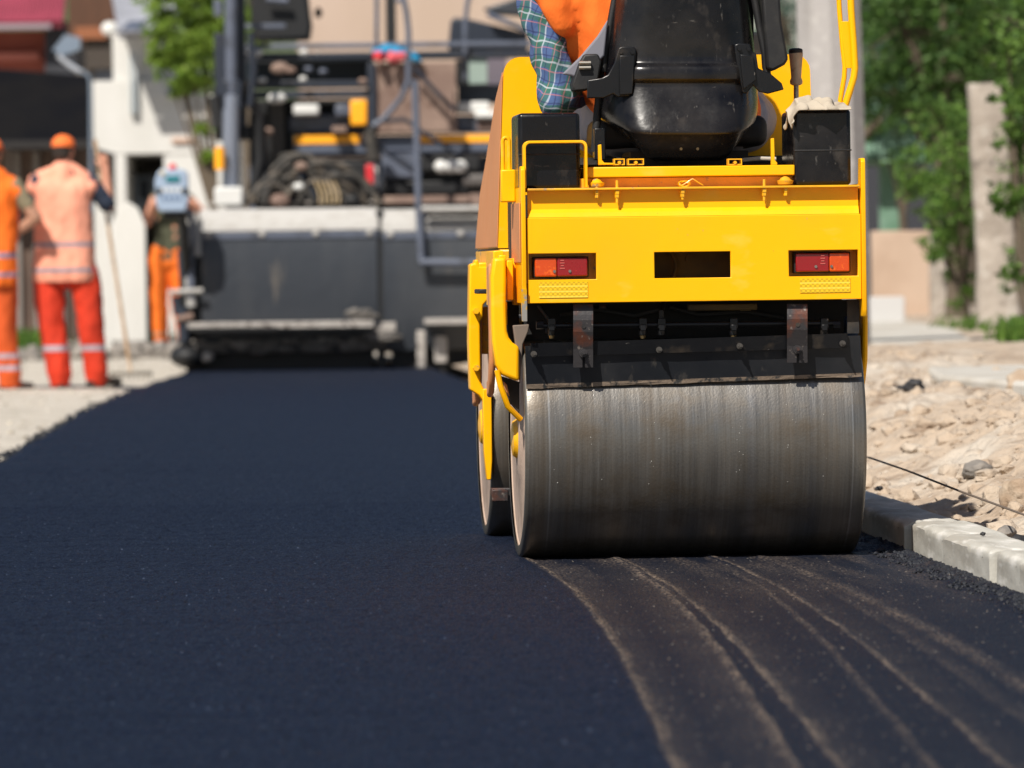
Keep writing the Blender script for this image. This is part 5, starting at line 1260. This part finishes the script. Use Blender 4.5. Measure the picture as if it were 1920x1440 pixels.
# crawler tracks and hopper under and ahead
for x0, x1 in ((430, 520), (880, 970)):
    a = p_(x0, 640, 1.8); b_ = p_(x1, 640, 1.8); mb = MB(); o_ = [(1.9, .35), (2.0, .60), (2.2, .75), (5.0, .75), (5.3, .55), (5.2, .2), (5.0, .02), (2.2, .02), (1.95, .15)]
    mb.prism(o_, 'x', a.x, b_.x); mb.build('crawler_track', K['black'], paver, bevel=.03)
pb(480, 330, 960, 620, 2.3, 3.2, 'chassis', K['frame_d'], .04)
pb(470, 300, 980, 560, 5.5, 1.6, 'hopper', K['frame'], .04)
# clothes left on the rail
def cloth_lump(px, py, yl, r, label, m, name='jacket'):
    mb = MB(); c = PF.o + PF.rt * p_(px, py, yl).x + PF.fw * yl + V((0, 0, p_(px, py, yl).z))
    for i in range(7): mb.ell(V((r[0] * (rnd.random() - .5) * 1.3, .05 * (rnd.random() - .5), r[1] * (rnd.random() - .5) * .9)), (r[0] * .45, .06, r[1] * .5))
    o = remesh(mb, name, m, None, .012, 3, folds(.015, 18)); o.location = c; tag(o, label, name if name != 'cloth_bundle' else 'cloth')
cloth_lump(740, 98, 1.0, (.20, .08), 'blue work jacket draped over the rail of the paver', K['cyan'])
cloth_lump(775, 110, .97, (.09, .05), 'small blue cloth lying on the brown locker', K['cyan'], 'cloth_bundle')
cloth_lump(710, 106, .92, (.05, .06), 'small red cloth on the left end of the brown locker', K['red'], 'cloth_bundle')
cloth_lump(747, 108, .90, (.10, .06), 'red and pink cloth beside the blue jacket on the locker', mat('pink_red_cloth', (.65, .10, .12), .8), 'cloth_bundle')

# screed control box on its post
cb_c = p_(322, 356, -.55)
K['box'] = mat('pale_blue_grey_casing', (.30, .38, .50), .4)
bx = MB().prism([(lambda v: (v.x, v.z))(p_(a_, b_, -.55)) for a_, b_ in ((296, 322), (304, 317), (344, 317), (352, 324), (354, 372), (348, 397), (298, 397), (292, 380), (290, 340))], 'y', -.55, -.43).build('control_box', K['box'], paver, bevel=.015)
def cbx(x0, y0, x1, y1, name, m, d=.012): 
    a = p_(x0, y1, -.55); b_ = p_(x1, y0, -.55); MB().b(a.x, b_.x, -.55 - d, -.5505, a.z, b_.z).build(name, m, bx, bevel=.003)
cbx(311, 330, 337, 341, 'display', mat('teal_display', (.0, .16, .19), .3)); 
for i in range(4): cbx(304 + i * 10, 352, 310 + i * 10, 360, 'button', K['white'], .008); cbx(304 + i * 10, 368, 310 + i * 10, 375, 'button', mat('blue_button', (.10, .16, .28), .4) if i == 0 else bpy.data.materials['blue_button'], .008)
cbx(293, 352, 302, 364, 'switch', K['black']); cbx(342, 352, 351, 364, 'switch', K['black'])
cbx(300, 321, 309, 328, 'switch', mat('cream_switch', (.6, .5, .3), .4)); MB().ell(p_(324, 314, -.52), (.035, .03, .035)).build('knob', K['red'], bx)
pt([(340, 397, -.49), (345, 430, -.4), (348, 480, -.2), (352, 520, .0)], .04, 'control_post', K['black'])
pt([(356, 395, -.3), (362, 430, -.2), (358, 500, .0)], .03, 'control_post', K['frame'])
pb(306, 397, 346, 410, -.5, .05, 'box_bracket', K['black'])

# ------------------------------------------------------------------ TREES AND SHRUBS
def leaf_mat(name, a, b_):
    m, nt, p = newmat(name); g = nd(nt, 'ShaderNodeNewGeometry'); c = mixc(nt, g.outputs['Random Per Island'], a, b_)
    nt.links.new(c, p.inputs['Base Color']); p.inputs['Roughness'].default_value = .55; p.inputs['Specular IOR Level'].default_value = .3
    tr = nd(nt, 'ShaderNodeBsdfTranslucent'); nt.links.new(c, tr.inputs[0]); mx = nd(nt, 'ShaderNodeMixShader'); mx.inputs[0].default_value = .28
    nt.links.new(p.outputs[0], mx.inputs[1]); nt.links.new(tr.outputs[0], mx.inputs[2]); nt.links.new(mx.outputs[0], nt.nodes['Material Output'].inputs[0]); return m
LM = {'dark': leaf_mat('dark_leaf', (.024, .062, .014), (.085, .165, .032)), 'mid': leaf_mat('mid_leaf', (.045, .11, .018), (.15, .26, .045)), 'light': leaf_mat('lime_leaf', (.10, .19, .02), (.24, .34, .05)), 'blue': leaf_mat('blue_green_leaf', (.05, .11, .08), (.12, .20, .14))}
M['bark'] = mat('rough_bark', (.11, .085, .06), .95, bumps=[(30, .8, .02, (1, 1, .3))])
def leaves(mb, c, rad, n, size, droop=.2, elong=2.0):
    for i in range(n):
        while True:
            v = V((rnd.uniform(-1, 1), rnd.uniform(-1, 1), rnd.uniform(-1, 1)))
            if v.length < 1: break
        v = v * (.55 + .45 * v.length)
        o = V(c) + V((v.x * rad[0], v.y * rad[1], v.z * rad[2]))
        d = V((rnd.gauss(0, 1), rnd.gauss(0, 1), rnd.gauss(-droop, .7))).normalized(); s = d.cross(V((rnd.gauss(0, 1), rnd.gauss(0, 1), rnd.gauss(0, 1)))).normalized(); nn = d.cross(s)
        L = size * rnd.uniform(.6, 1.3); w_ = L / elong
        mb.add([o, o + d * L * .5 + s * w_ * .5 + nn * L * .06, o + d * L, o + d * L * .5 - s * w_ * .5 + nn * L * .06], [(0, 1, 2, 3)])
def tree(base, blobs, lm, size, dens, label, group=None, name='tree', trunk_r=.12, elong=2.0, cat='tree'):
    root = empty(name, base, label, cat, group); mb = MB(); tb = MB(); B0 = V(base)
    top = sum((V(b_[0]) for b_ in blobs), V((0, 0, 0))) / len(blobs) - B0
    fork = V((top.x * .3, top.y * .3, min(b_[0][2] - B0.z for b_ in blobs) * .75))
    if fork.z < .2: fork.z = .2
    tb.tube([V((0, 0, -.1)), fork * .5 + V((trunk_r * .6, 0, 0)), fork], [trunk_r * 1.25, trunk_r, trunk_r * .8], 12)
    for c, r in blobs:
        c = V(c) - B0
        tb.tube([fork * .85, fork.lerp(c, .5) + V((0, 0, -.1 * r)), c + V((0, 0, r * .3))], [trunk_r * .6, trunk_r * .4, trunk_r * .15], 8)
        k = max(6, int(dens * r * r * 4))
        for j in range(k):
            v = V((rnd.gauss(0, 1), rnd.gauss(0, 1), rnd.gauss(0, 1))).normalized() * r * (rnd.random() ** .45)
            cc = c + V((v.x, v.y, v.z * .85)); q_ = r * rnd.uniform(.16, .34)
            leaves(mb, cc, (q_, q_, q_ * .7), rnd.randint(22, 46), size, elong=elong)
            if j % 5 == 0: tb.tube([c + V((0, 0, r * .1)), c.lerp(cc, .6), cc], [trunk_r * .14, trunk_r * .09, trunk_r * .04], 5)
    mb.build('crown', LM[lm], root, smooth=False, fix=False); tb.build('trunk', M['bark'], root)
    return root
def Wp(px, py, Y): return tuple(W(px, py, Y))
def gz(px, Y, z): return (W(px, 500, Y).x, Y, z)
# big dark trees right, beyond the concrete post
tree(gz(1790, 54, .2), [(Wp(1700, 60, 54), .75), (Wp(1800, 20, 55), .8), (Wp(1900, 60, 54), .8), (Wp(1760, 160, 54), .65), (Wp(1670, 190, 54.5), .5), (Wp(1860, 180, 55), .6), (Wp(1760, -100, 55), 1.0), (Wp(1900, -90, 55), .9), (Wp(1650, -60, 55), .6)], 'dark', .085, 22, 'tall dark leafy tree overhanging the bank behind the concrete post', 'trees and bushes on the right bank', trunk_r=.10)
tree(gz(1810, 49, .25), [(Wp(1785, 290, 49), .52), (Wp(1735, 330, 49.5), .36), (Wp(1740, 400, 49.5), .24), (Wp(1800, 400, 49), .34), (Wp(1770, 470, 49), .32), (Wp(1800, 350, 48.5), .40), (Wp(1810, 540, 49), .22), (Wp(1835, 240, 49.5), .35)], 'mid', .065, 34, 'bushy green shrub left of the concrete post, reaching the ground', 'trees and bushes on the right bank', 'shrub', .04, cat='shrub')
tree(gz(1930, 40, .3), [(Wp(1922, 200, 40), .34), (Wp(1930, 330, 40), .34), (Wp(1912, 420, 40), .24), (Wp(1925, 480, 40), .22), (Wp(1945, 60, 40), .5), (Wp(1905, 640, 39), .14), (Wp(1925, 600, 39), .18), (Wp(1890, 100, 40), .22), (Wp(1898, 260, 40), .15), (Wp(1884, 175, 40), .12), (Wp(1900, 520, 40), .12), (Wp(1896, 370, 40), .14)], 'mid', .055, 36, 'green shrub at the right edge, in front of the concrete post', 'trees and bushes on the right bank', 'shrub', .04, cat='shrub')
tree(gz(1500, 60, .2), [(Wp(1475, 60, 60), .5), (Wp(1480, 140, 60), .45), (Wp(1640, 110, 60), .5), (Wp(1690, 210, 60), .45), (Wp(1450, -20, 60), .6), (Wp(1560, 60, 61), .5)], 'blue', .07, 24, 'blue green tree just behind the grey utility pole', 'trees and bushes on the right bank')
tree(gz(1690, 62, .2), [(Wp(1665, 300, 62), .30), (Wp(1700, 270, 62), .30), (Wp(1730, 250, 62), .35)], 'blue', .07, 26, 'low blue green bush over the small green gate', 'trees and bushes on the right bank', 'shrub', .05, cat='shrub')
tree(gz(1800, 72, .0), [(Wp(1650 + 55 * i, y_, 72), .95) for i in range(6) for y_ in (-40, 120, 270)], 'dark', .13, 12, 'dense dark wood edge far behind the right hand bank', 'trees and bushes on the right bank', trunk_r=.15)
# left and centre background trees
tree(gz(425, 62, -.05), [(Wp(345, 30, 62), .42), (Wp(385, 90, 62), .40), (Wp(328, 100, 62), .30), (Wp(345, 140, 62), .26), (Wp(312, 75, 62), .30), (Wp(385, 150, 62), .26), (Wp(308, 30, 62), .28), (Wp(325, 125, 62), .28), (Wp(345, 165, 62), .20), (Wp(300, 105, 62), .16), (Wp(372, 60, 62), .34), (Wp(365, 150, 62), .22), (Wp(400, 20, 62), .40), (Wp(330, -60, 62), .6), (Wp(395, 240, 62), .22), (Wp(395, 290, 62), .14)], 'light', .07, 46, 'bright lime green tree in front of the white house', None, trunk_r=.035)
tree(gz(470, 66, -.05), [(Wp(440, 40, 66), .5), (Wp(470, -10, 66), .5), (Wp(420, -40, 66), .5), (Wp(480, 90, 66), .4)], 'light', .07, 30, 'lime green tree glimpsed between the paver masts', None, trunk_r=.08)
# grass tufts
def grass(name, spots, h, m):
    mb = MB()
    for (px, Y, z, sp, n) in spots:
        c = W(px, 500, Y)
        for i in range(n):
            o = V((c.x + rnd.gauss(0, sp), Y + rnd.gauss(0, sp * 2), z)); L = h * rnd.uniform(.5, 1.3); d = V((rnd.gauss(0, .3), rnd.gauss(0, .3), 1)) * L; s = V((.008, .004, 0))
            mb.add([o - s, o + s, o + d * .6 + s * .7 + V((d.x * .1, 0, 0)), o + d + V((d.x * .4, d.y * .4, -L * .1)), o + d * .6 - s * .7], [(0, 1, 2, 3, 4)])
    tag(mb.build(name, m, smooth=False, fix=False), kind='stuff')
grass('grass', [(36, 64, -.03, .22, 500), (55, 65, -.03, .15, 300), (240, 68, -.03, .3, 120)], .30, LM['mid'])
grass('weeds', [(1800, 47, .28, .14, 60), (1826, 45, .28, .10, 60), (1905, 39, .32, .08, 200), (1922, 36, .34, .07, 200)], .17, LM['mid'])

# ------------------------------------------------------------------ RIGHT BANK STRUCTURES
M['old_conc'] = mat('weathered_concrete', (.40, .35, .30), .92, layers=[((.27, .23, .19), 3, .45, .65, S1), ((.50, .46, .41), 8, .55, .7, S1), ((.09, .075, .06), 4.5, .64, .72, S1)], bumps=[(14, .7, .03, S1), (50, .4, .01, S1)])
def cpost():
    c = W(1862, 500, 46); zt = W(1862, 158, 46).z; mb = MB(); vs = []; n_ = 16; nz_ = 40; fs = []
    for j in range(nz_ + 1):
        t = j / nz_; z = .1 + (zt - .1) * t
        for i in range(n_):
            a = 2 * math.pi * i / n_; cx = math.copysign(abs(math.cos(a)) ** .45, math.cos(a)); sy = math.copysign(abs(math.sin(a)) ** .45, math.sin(a))
            wd = .165 - .012 * t + .035 * max(0, 1 - t * 3); k = 1 + .10 * noise.noise(V((cx * 1.5, sy, z * 4)))
            vs.append((cx * wd * k + -.10 * t + .06, sy * .13 * k, z + (.03 * noise.noise(V((cx * 2, sy * 2, 1))) if j == nz_ else 0)))
    fs = [(j * n_ + i, j * n_ + (i + 1) % n_, (j + 1) * n_ + (i + 1) % n_, (j + 1) * n_ + i) for j in range(nz_) for i in range(n_)] + [tuple(nz_ * n_ + i for i in range(n_))]
    mb.add(vs, fs); o = mb.build('concrete_post', M['old_conc'], angle=50); o.location = (c.x, 46, 0); tag(o, 'rough weathered concrete gate post among the shrubs on the right', 'post')
cpost()
rock(1880, 560, .5, .10, 'pale lump of mortar at the foot of the concrete post', M['old_conc'])
c = W(1566, 500, 38); zt = 9
mb = MB(); mb.tube([V((0, 0, -.1)), V((-.02, 0, 2.0)), V((-.06, 0, 4)), V((-.16, 0, zt))], [.245, .225, .205, .17], 10)
o = mb.build('utility_pole', mat('grey_pole_concrete', (.36, .34, .33), .9, layers=[((.25, .235, .22), 2, .45, .65, (1, 1, .3)), ((.46, .44, .42), 9, .55, .7, S1)], bumps=[(20, .4, .01, S1)]), angle=20); o.location = (c.x, 38, .2); o.rotation_euler = (0, 0, .3)
tag(o, 'thick grey concrete utility pole rising behind the roller', 'utility pole')
def wbox(x0, y0, x1, y1, Y, dep, name, m, parent=None, z0=None, bevel=.01):
    a = W(x0, y1, Y); b_ = W(x1, y0, Y); zb = a.z if z0 is None else z0
    return MB().b(a.x, b_.x, Y, Y + dep, zb, b_.z).build(name, m, parent, bevel=bevel)
K['peach'] = mat('peach_render', (.50, .37, .28), .9, layers=[((.42, .30, .22), 1.5, .45, .65, S1)])
tag(wbox(1636, 432, 1744, 560, 58, .25, 'garden_wall', K['peach'], z0=.1), 'low peach rendered garden wall beyond the bank', 'wall')
tag(wbox(1620, 556, 1696, 610, 52, .2, 'wall_stub', mat('pale_block', (.50, .49, .48), .9), z0=.2), 'short pale grey block wall in front of the peach wall', 'wall')
tag(wbox(1746, 430, 1775, 560, 57, .25, 'gate_pillar', M['old_conc'], z0=.1), 'narrow grey gate pillar at the end of the peach wall', 'pillar')
K['green'] = mat('faded_green_paint', (.10, .20, .13), .7, layers=[((.16, .27, .20), 3, .45, .65, S1)])
gt = empty('garden_gate', W(1665, 500, 63) * V((1, 1, 0)) if False else V((W(1665, 500, 63).x, 63, 0)), 'small faded green garden gate with a canopy behind the peach wall', 'gate')
def rel(o, root): o.location = V(o.location) - root.location; o.parent = root; return o
rel(wbox(1650, 290, 1685, 420, 63, .15, 'door', K['green'], z0=.1), gt); rel(wbox(1620, 268, 1735, 305, 62.6, .9, 'canopy', K['green']), gt)
rel(wbox(1686, 305, 1700, 430, 63, .15, 'post', K['green'], z0=.1), gt)
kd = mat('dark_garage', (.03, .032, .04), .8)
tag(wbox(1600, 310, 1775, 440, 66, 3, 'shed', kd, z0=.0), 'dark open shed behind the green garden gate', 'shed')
hz = mat('hillside_green', (.05, .085, .03), .95, layers=[((.09, .12, .05), .3, .4, .6, S1)])
def hills():
    vs = []; nx_, ny_ = 60, 14
    for j in range(ny_ + 1):
        for i in range(nx_ + 1):
            X_ = -160 + 320 * i / nx_; Y = 190 + 12 * j; h_ = 34 * (1 - math.cos(min(1, j / 10) * math.pi)) / 2 + 4 * noise.noise(V((X_ * .03, Y * .03, 0))) * min(1, j / 3)
            vs.append((X_, Y, h_ - .2))
    tag(MB().add(vs, [(j * (nx_ + 1) + i, j * (nx_ + 1) + i + 1, (j + 1) * (nx_ + 1) + i + 1, (j + 1) * (nx_ + 1) + i) for j in range(ny_) for i in range(nx_)]).build('hill', hz, fix=False, angle=80), kind='structure')
hills()

# ------------------------------------------------------------------ LEFT AND CENTRE BUILDINGS
def plaster(name, c, c2): return mat(name, c, .92, layers=[(c2, .8, .45, .65, (1, 1, .4))], bumps=[(12, .2, .02, S1)])
K['wood'] = mat('brown_planks', (.13, .085, .065), .85, layers=[((.07, .045, .035), 14, .45, .6, (1, 1, .05)), ((.24, .20, .18), 6, .62, .7, (1, 1, .06))])
def roofmat(name, c, per, rough=.6, metal=0):
    m, nt, p = newmat(name); w_ = nd(nt, 'ShaderNodeTexWave', bands_direction='X'); nt.links.new(coords(nt), w_.inputs[0]); w_.inputs['Scale'].default_value = per; w_.inputs['Distortion'].default_value = .3
    nt.links.new(mixc(nt, rng(nt, noise_(nt, 1.5), .35, .65), c, tuple(k * .75 for k in c)), p.inputs['Base Color']); nt.links.new(bump(nt, w_.outputs[0], .6, .03), p.inputs['Normal']); p.inputs['Roughness'].default_value = rough; p.inputs['Metallic'].default_value = metal; return m
def building(name, px, Y, label, cat='house'):
    r = empty(name, V((W(px, 500, Y).x, Y, -.05)), label, cat); return r
def slope(x0, y0, x1, y1, x2, y2, x3, y3, Ya, Yb, th, name, m, root):
    # roof plane: lower edge (x0,y0)-(x1,y1) at Ya, upper edge (x2,y2)-(x3,y3) at Yb
    A = [W(x0, y0, Ya), W(x1, y1, Ya), W(x2, y2, Yb), W(x3, y3, Yb)]; n_ = (A[1] - A[0]).cross(A[3] - A[0]).normalized(); B = [v - n_ * th for v in A]
    o = MB().add(A + B, [(0, 1, 2, 3), (7, 6, 5, 4), (0, 4, 5, 1), (1, 5, 6, 2), (2, 6, 7, 3), (3, 7, 4, 0)]).build(name, m, smooth=False); return rel(o, root)
# red house at the far left
bA = building('red_house', 30, 84, 'red walled house with a maroon roof at the upper left')
rel(wbox(-200, 56, 92, 640, 84, 8, 'wall', mat('brick_red_render', (.28, .075, .05), .9, layers=[((.36, .11, .08), 1, .4, .6, S1)]), z0=-.1), bA)
rel(wbox(-200, 98, 74, 116, 83.8, .18, 'wall_band', mat('pink_red_band', (.50, .17, .13), .9)), bA)
slope(-220, 44, 118, 38, 150, -260, -220, -260, 83.2, 88, .12, 'roof', roofmat('maroon_sheet', (.30, .045, .075), 6), bA)
rel(wbox(-220, 44, 96, 58, 83.1, .15, 'gutter', mat('grey_gutter', (.28, .22, .25), .5)), bA)
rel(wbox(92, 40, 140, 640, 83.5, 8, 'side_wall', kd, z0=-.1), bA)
# black shed
bB = building('tarred_shed', 60, 66, 'black roofed shed with brown plank walls behind the workers', 'shed')
slope(-220, 266, 168, 262, 168, 142, -220, 112, 65.4, 67.8, .10, 'roof', mat('tar_paper', (.0045, .0045, .006), .95, spec=.1, layers=[((.007, .0065, .007), 1.5, .4, .6, S1)], bumps=[(8, .2, .02, S1)]), bB)
rel(wbox(-220, 262, 166, 284, 65.3, .10, 'fascia', mat('dark_fascia', (.012, .010, .010), .8)), bB)
rel(wbox(-220, 276, 176, 640, 66.2, 3.5, 'wall', K['wood'], z0=-.1), bB)
for x in (30, 66, 112): rel(wbox(x, 284, x + 7, 640, 66.13, .065, 'batten', mat('grey_batten', (.24, .21, .19), .9) if x == 30 else bpy.data.materials['grey_batten'], z0=-.1), bB)
# downpipe standing at the corner of the shed
dp = rel(MB().prism([(lambda v: (v.x, v.z))(W(a_, b_, 65.3)) for a_, b_ in ((98, 94), (122, 64), (150, 70), (150, 92), (118, 104))], 'y', 65.3, 65.5).build('gutter_box', mat('zinc_pipe', (.20, .25, .32), .4, .3)), bB)
rel(MB().tube([W(112, 108, 65.2), W(135, 122, 65.2), W(168, 144, 65.2), W(170, 170, 65.2), W(171, 400, 65.2), W(172, 640, 65.2)], .020, 10).build('downpipe', bpy.data.materials['zinc_pipe']), bB)
rel(MB().tube([W(108, 104, 65.1), W(132, 124, 65.1), W(150, 134, 65.1)], .032, 10).build('gutter_end', mat('light_zinc', (.34, .36, .40), .5)), bB)
# brown wooden gable house
bC = building('timber_gabled_house', 180, 78, 'dark brown timber gable end between the red house and the white house')
rel(wbox(128, -60, 226, 72, 78, 3, 'gable', mat('dark_brown_timber', (.075, .032, .016), .8, layers=[((.14, .06, .03), 3, .45, .65, (1, 1, .2))])), bC)
rel(wbox(142, 50, 200, 74, 77.9, .095, 'warm_board', mat('warm_board', (.24, .085, .035), .8)), bC)
rel(wbox(160, 72, 224, 130, 78, 3, 'soffit', mat('brown_grey_soffit', (.05, .040, .033), .9)), bC)
rel(wbox(178, 112, 216, 186, 78.2, 2.5, 'shaded_wall', mat('shaded_blue_grey', (.12, .135, .17), .9), ), bC)  # shaded area of the wall, its shade put into the colour
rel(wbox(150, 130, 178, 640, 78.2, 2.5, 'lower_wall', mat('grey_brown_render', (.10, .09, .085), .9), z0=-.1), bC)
MBs = MB().ell(W(206, 54, 77.6), (.12, .08, .10)); rel(MBs.build('lamp', K['white']), bC)
# white house with grey sheet roof
K['white_wall'] = plaster('white_render', (.55, .54, .51), (.62, .61, .585))
bD = building('white_house', 280, 74, 'white rendered house with grey sheet roof and a dark garage opening')
rel(wbox(176, 150, 318, 290, 74, 6, 'wall', K['white_wall']), bD); rel(wbox(212, 60, 292, 152, 74.1, 5, 'dormer_wall', K['white_wall'], ), bD)
rel(wbox(176, 290, 236, 640, 74, 6, 'pier', K['white_wall'], z0=-.1), bD)
rel(wbox(312, 290, 420, 640, 74, 6, 'pier', K['white_wall'], z0=-.1), bD); rel(wbox(318, 178, 420, 290, 74, 6, 'wing_wall', K['white_wall']), bD)
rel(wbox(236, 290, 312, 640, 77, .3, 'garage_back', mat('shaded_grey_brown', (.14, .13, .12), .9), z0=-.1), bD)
rel(wbox(250, 328, 290, 420, 75.5, .05, 'garage_door', mat('blue_grey_door', (.22, .26, .32), .6)), bD)
rel(wbox(262, 338, 278, 372, 75.44, .05, 'door_glass', mat('dark_glass', (.03, .04, .06), .2)), bD)
rel(wbox(312, 170, 350, 180, 73.8, .5, 'ledge', K['frame']), bD)
rel(wbox(322, 258, 364, 268, 73.95, .045, 'stain', mat('terracotta_patch', (.50, .34, .26), .9)), bD)
for x in (244, 252): rel(wbox(x, 100, x + 4, 215, 73.9, .1, 'pipe', mat('thin_grey_pipe', (.40, .44, .46), .5) if x == 244 else bpy.data.materials['thin_grey_pipe']), bD)
slope(222, 60, 330, 52, 322, -120, 190, -120, 73.2, 77, .10, 'roof', roofmat('grey_sheet', (.42, .43, .48), 9, .5), bD)
slope(222, 60, 262, 57, 330, -40, 326, -46, 73.0, 76, .03, 'ridge_strip', K['frame'], bD)
rel(wbox(214, 56, 330, 63, 73.0, .15, 'gutter', mat('grey_gutter_dark', (.20, .20, .22), .5)), bD)
# white gate in front of the garage
gw = building('white_gate', 240, 63.5, 'pale arched gate panels in front of the white house', 'gate')
gpts = [(208, 640), (208, 420), (222, 390), (240, 378), (258, 390), (272, 420), (276, 640)]
rel(MB().prism([(lambda v: (v.x, v.z))(W(a_, b_, 63.5)) for a_, b_ in gpts], 'y', 63.5, 63.62).build('panel', K['white_wall'], bevel=.01), gw)
rel(wbox(180, 330, 206, 640, 63.5, .3, 'post', K['white_wall'], z0=-.1), gw)
# beige building behind the paver
bE = building('beige_building', 780, 92, 'broad plain beige rendered building behind the paver', 'building')
rel(wbox(566, -130, 1010, 640, 92, 12, 'wall', plaster('beige_render', (.44, .335, .265), (.48, .37, .30)), z0=-.1), bE)
rel(wbox(610, 112, 700, 150, 91.9, .09, 'window', mat('dark_pane', (.02, .025, .035), .2)), bE)
bF = building('dark_building', 470, 96, 'dark green shaded building left of the beige one', 'building')
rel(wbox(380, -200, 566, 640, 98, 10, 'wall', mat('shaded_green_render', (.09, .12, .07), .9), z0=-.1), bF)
bG = building('grey_building', 1250, 88, 'grey rendered building hidden mostly behind the roller seat', 'building')
rel(wbox(1010, -120, 1640, 640, 90, 10, 'wall', plaster('grey_green_render', (.20, .22, .19), (.25, .26, .23)), z0=-.1), bG)
# rubble strip and low kerb by the left yard
def rub():
    return V((W(20 + 330 * rnd.random(), 500, 62).x, 61 + 8 * rnd.random(), -.03 + .12 * rnd.random()))
clods('rubble', 700, rub, mat('grey_rubble', (.30, .27, .24), .95, layers=[((.14, .13, .12), 4, .45, .65, S1)], bumps=[(20, .5, .02, S1)]),   .03, .10)
c0 = G(-60, 640, 0); c1 = G(345, 634, 0)
lw = MB().add([], []); d_ = (c1 - c0); L_ = d_.length
lw.box((0, 0, 0), (L_, .25, .16)); o = lw.build('yard_kerb', mat('kerb_shadow_dark', (.06, .06, .062), .9), bevel=.01); o.location = (c0 + c1) / 2 + V((0, 0, .0)); o.rotation_euler = (0, 0, math.atan2(d_.y, d_.x)); tag(o, 'low kerb edging coloured as a dark shadow line across the yard behind the workers', 'kerb')  # kerb-like edge whose dark colour stands for the shadow band
# ------------------------------------------------------------------ camera, light, world
cam = bpy.data.cameras.new('camera'); co = bpy.data.objects.new('camera', cam); C.objects.link(co)
co.matrix_world = Matrix.Translation(CAM) @ Matrix((( _r.x, _u.x, -_f.x), (_r.y, _u.y, -_f.y), (_r.z, _u.z, -_f.z))).to_4x4()
cam.lens = 200; cam.sensor_width = 36; cam.clip_end = 2000; cam.clip_start = .5
cam.dof.use_dof = True; cam.dof.focus_distance = 16.15; cam.dof.aperture_fstop = 5.6; cam.dof.aperture_blades = 9
bpy.context.scene.camera = co
SUNV = Vector((-.41, -.78, 1.0)).normalized()
sun = bpy.data.lights.new('sun', 'SUN'); sun.energy = 5.0; sun.angle = R_(.5); sun.color = (1, .94, .85)
so = bpy.data.objects.new('sun', sun); C.objects.link(so); so.rotation_euler = (-SUNV).to_track_quat('-Z', 'Y').to_euler()
w = bpy.data.worlds.new('World'); bpy.context.scene.world = w; w.use_nodes = True
nt = w.node_tree; sky = nt.nodes.new('ShaderNodeTexSky'); sky.sky_type = 'NISHITA'; sky.sun_disc = False
sky.sun_elevation = math.asin(SUNV.z); sky.sun_rotation = math.atan2(SUNV.x, SUNV.y)
nt.links.new(sky.outputs[0], nt.nodes['Background'].inputs[0]); nt.nodes['Background'].inputs[1].default_value = .055
vs_ = bpy.context.scene.view_settings; vs_.view_transform = 'Standard'; vs_.look = 'None'; vs_.gamma = 1; vs_.exposure = .34
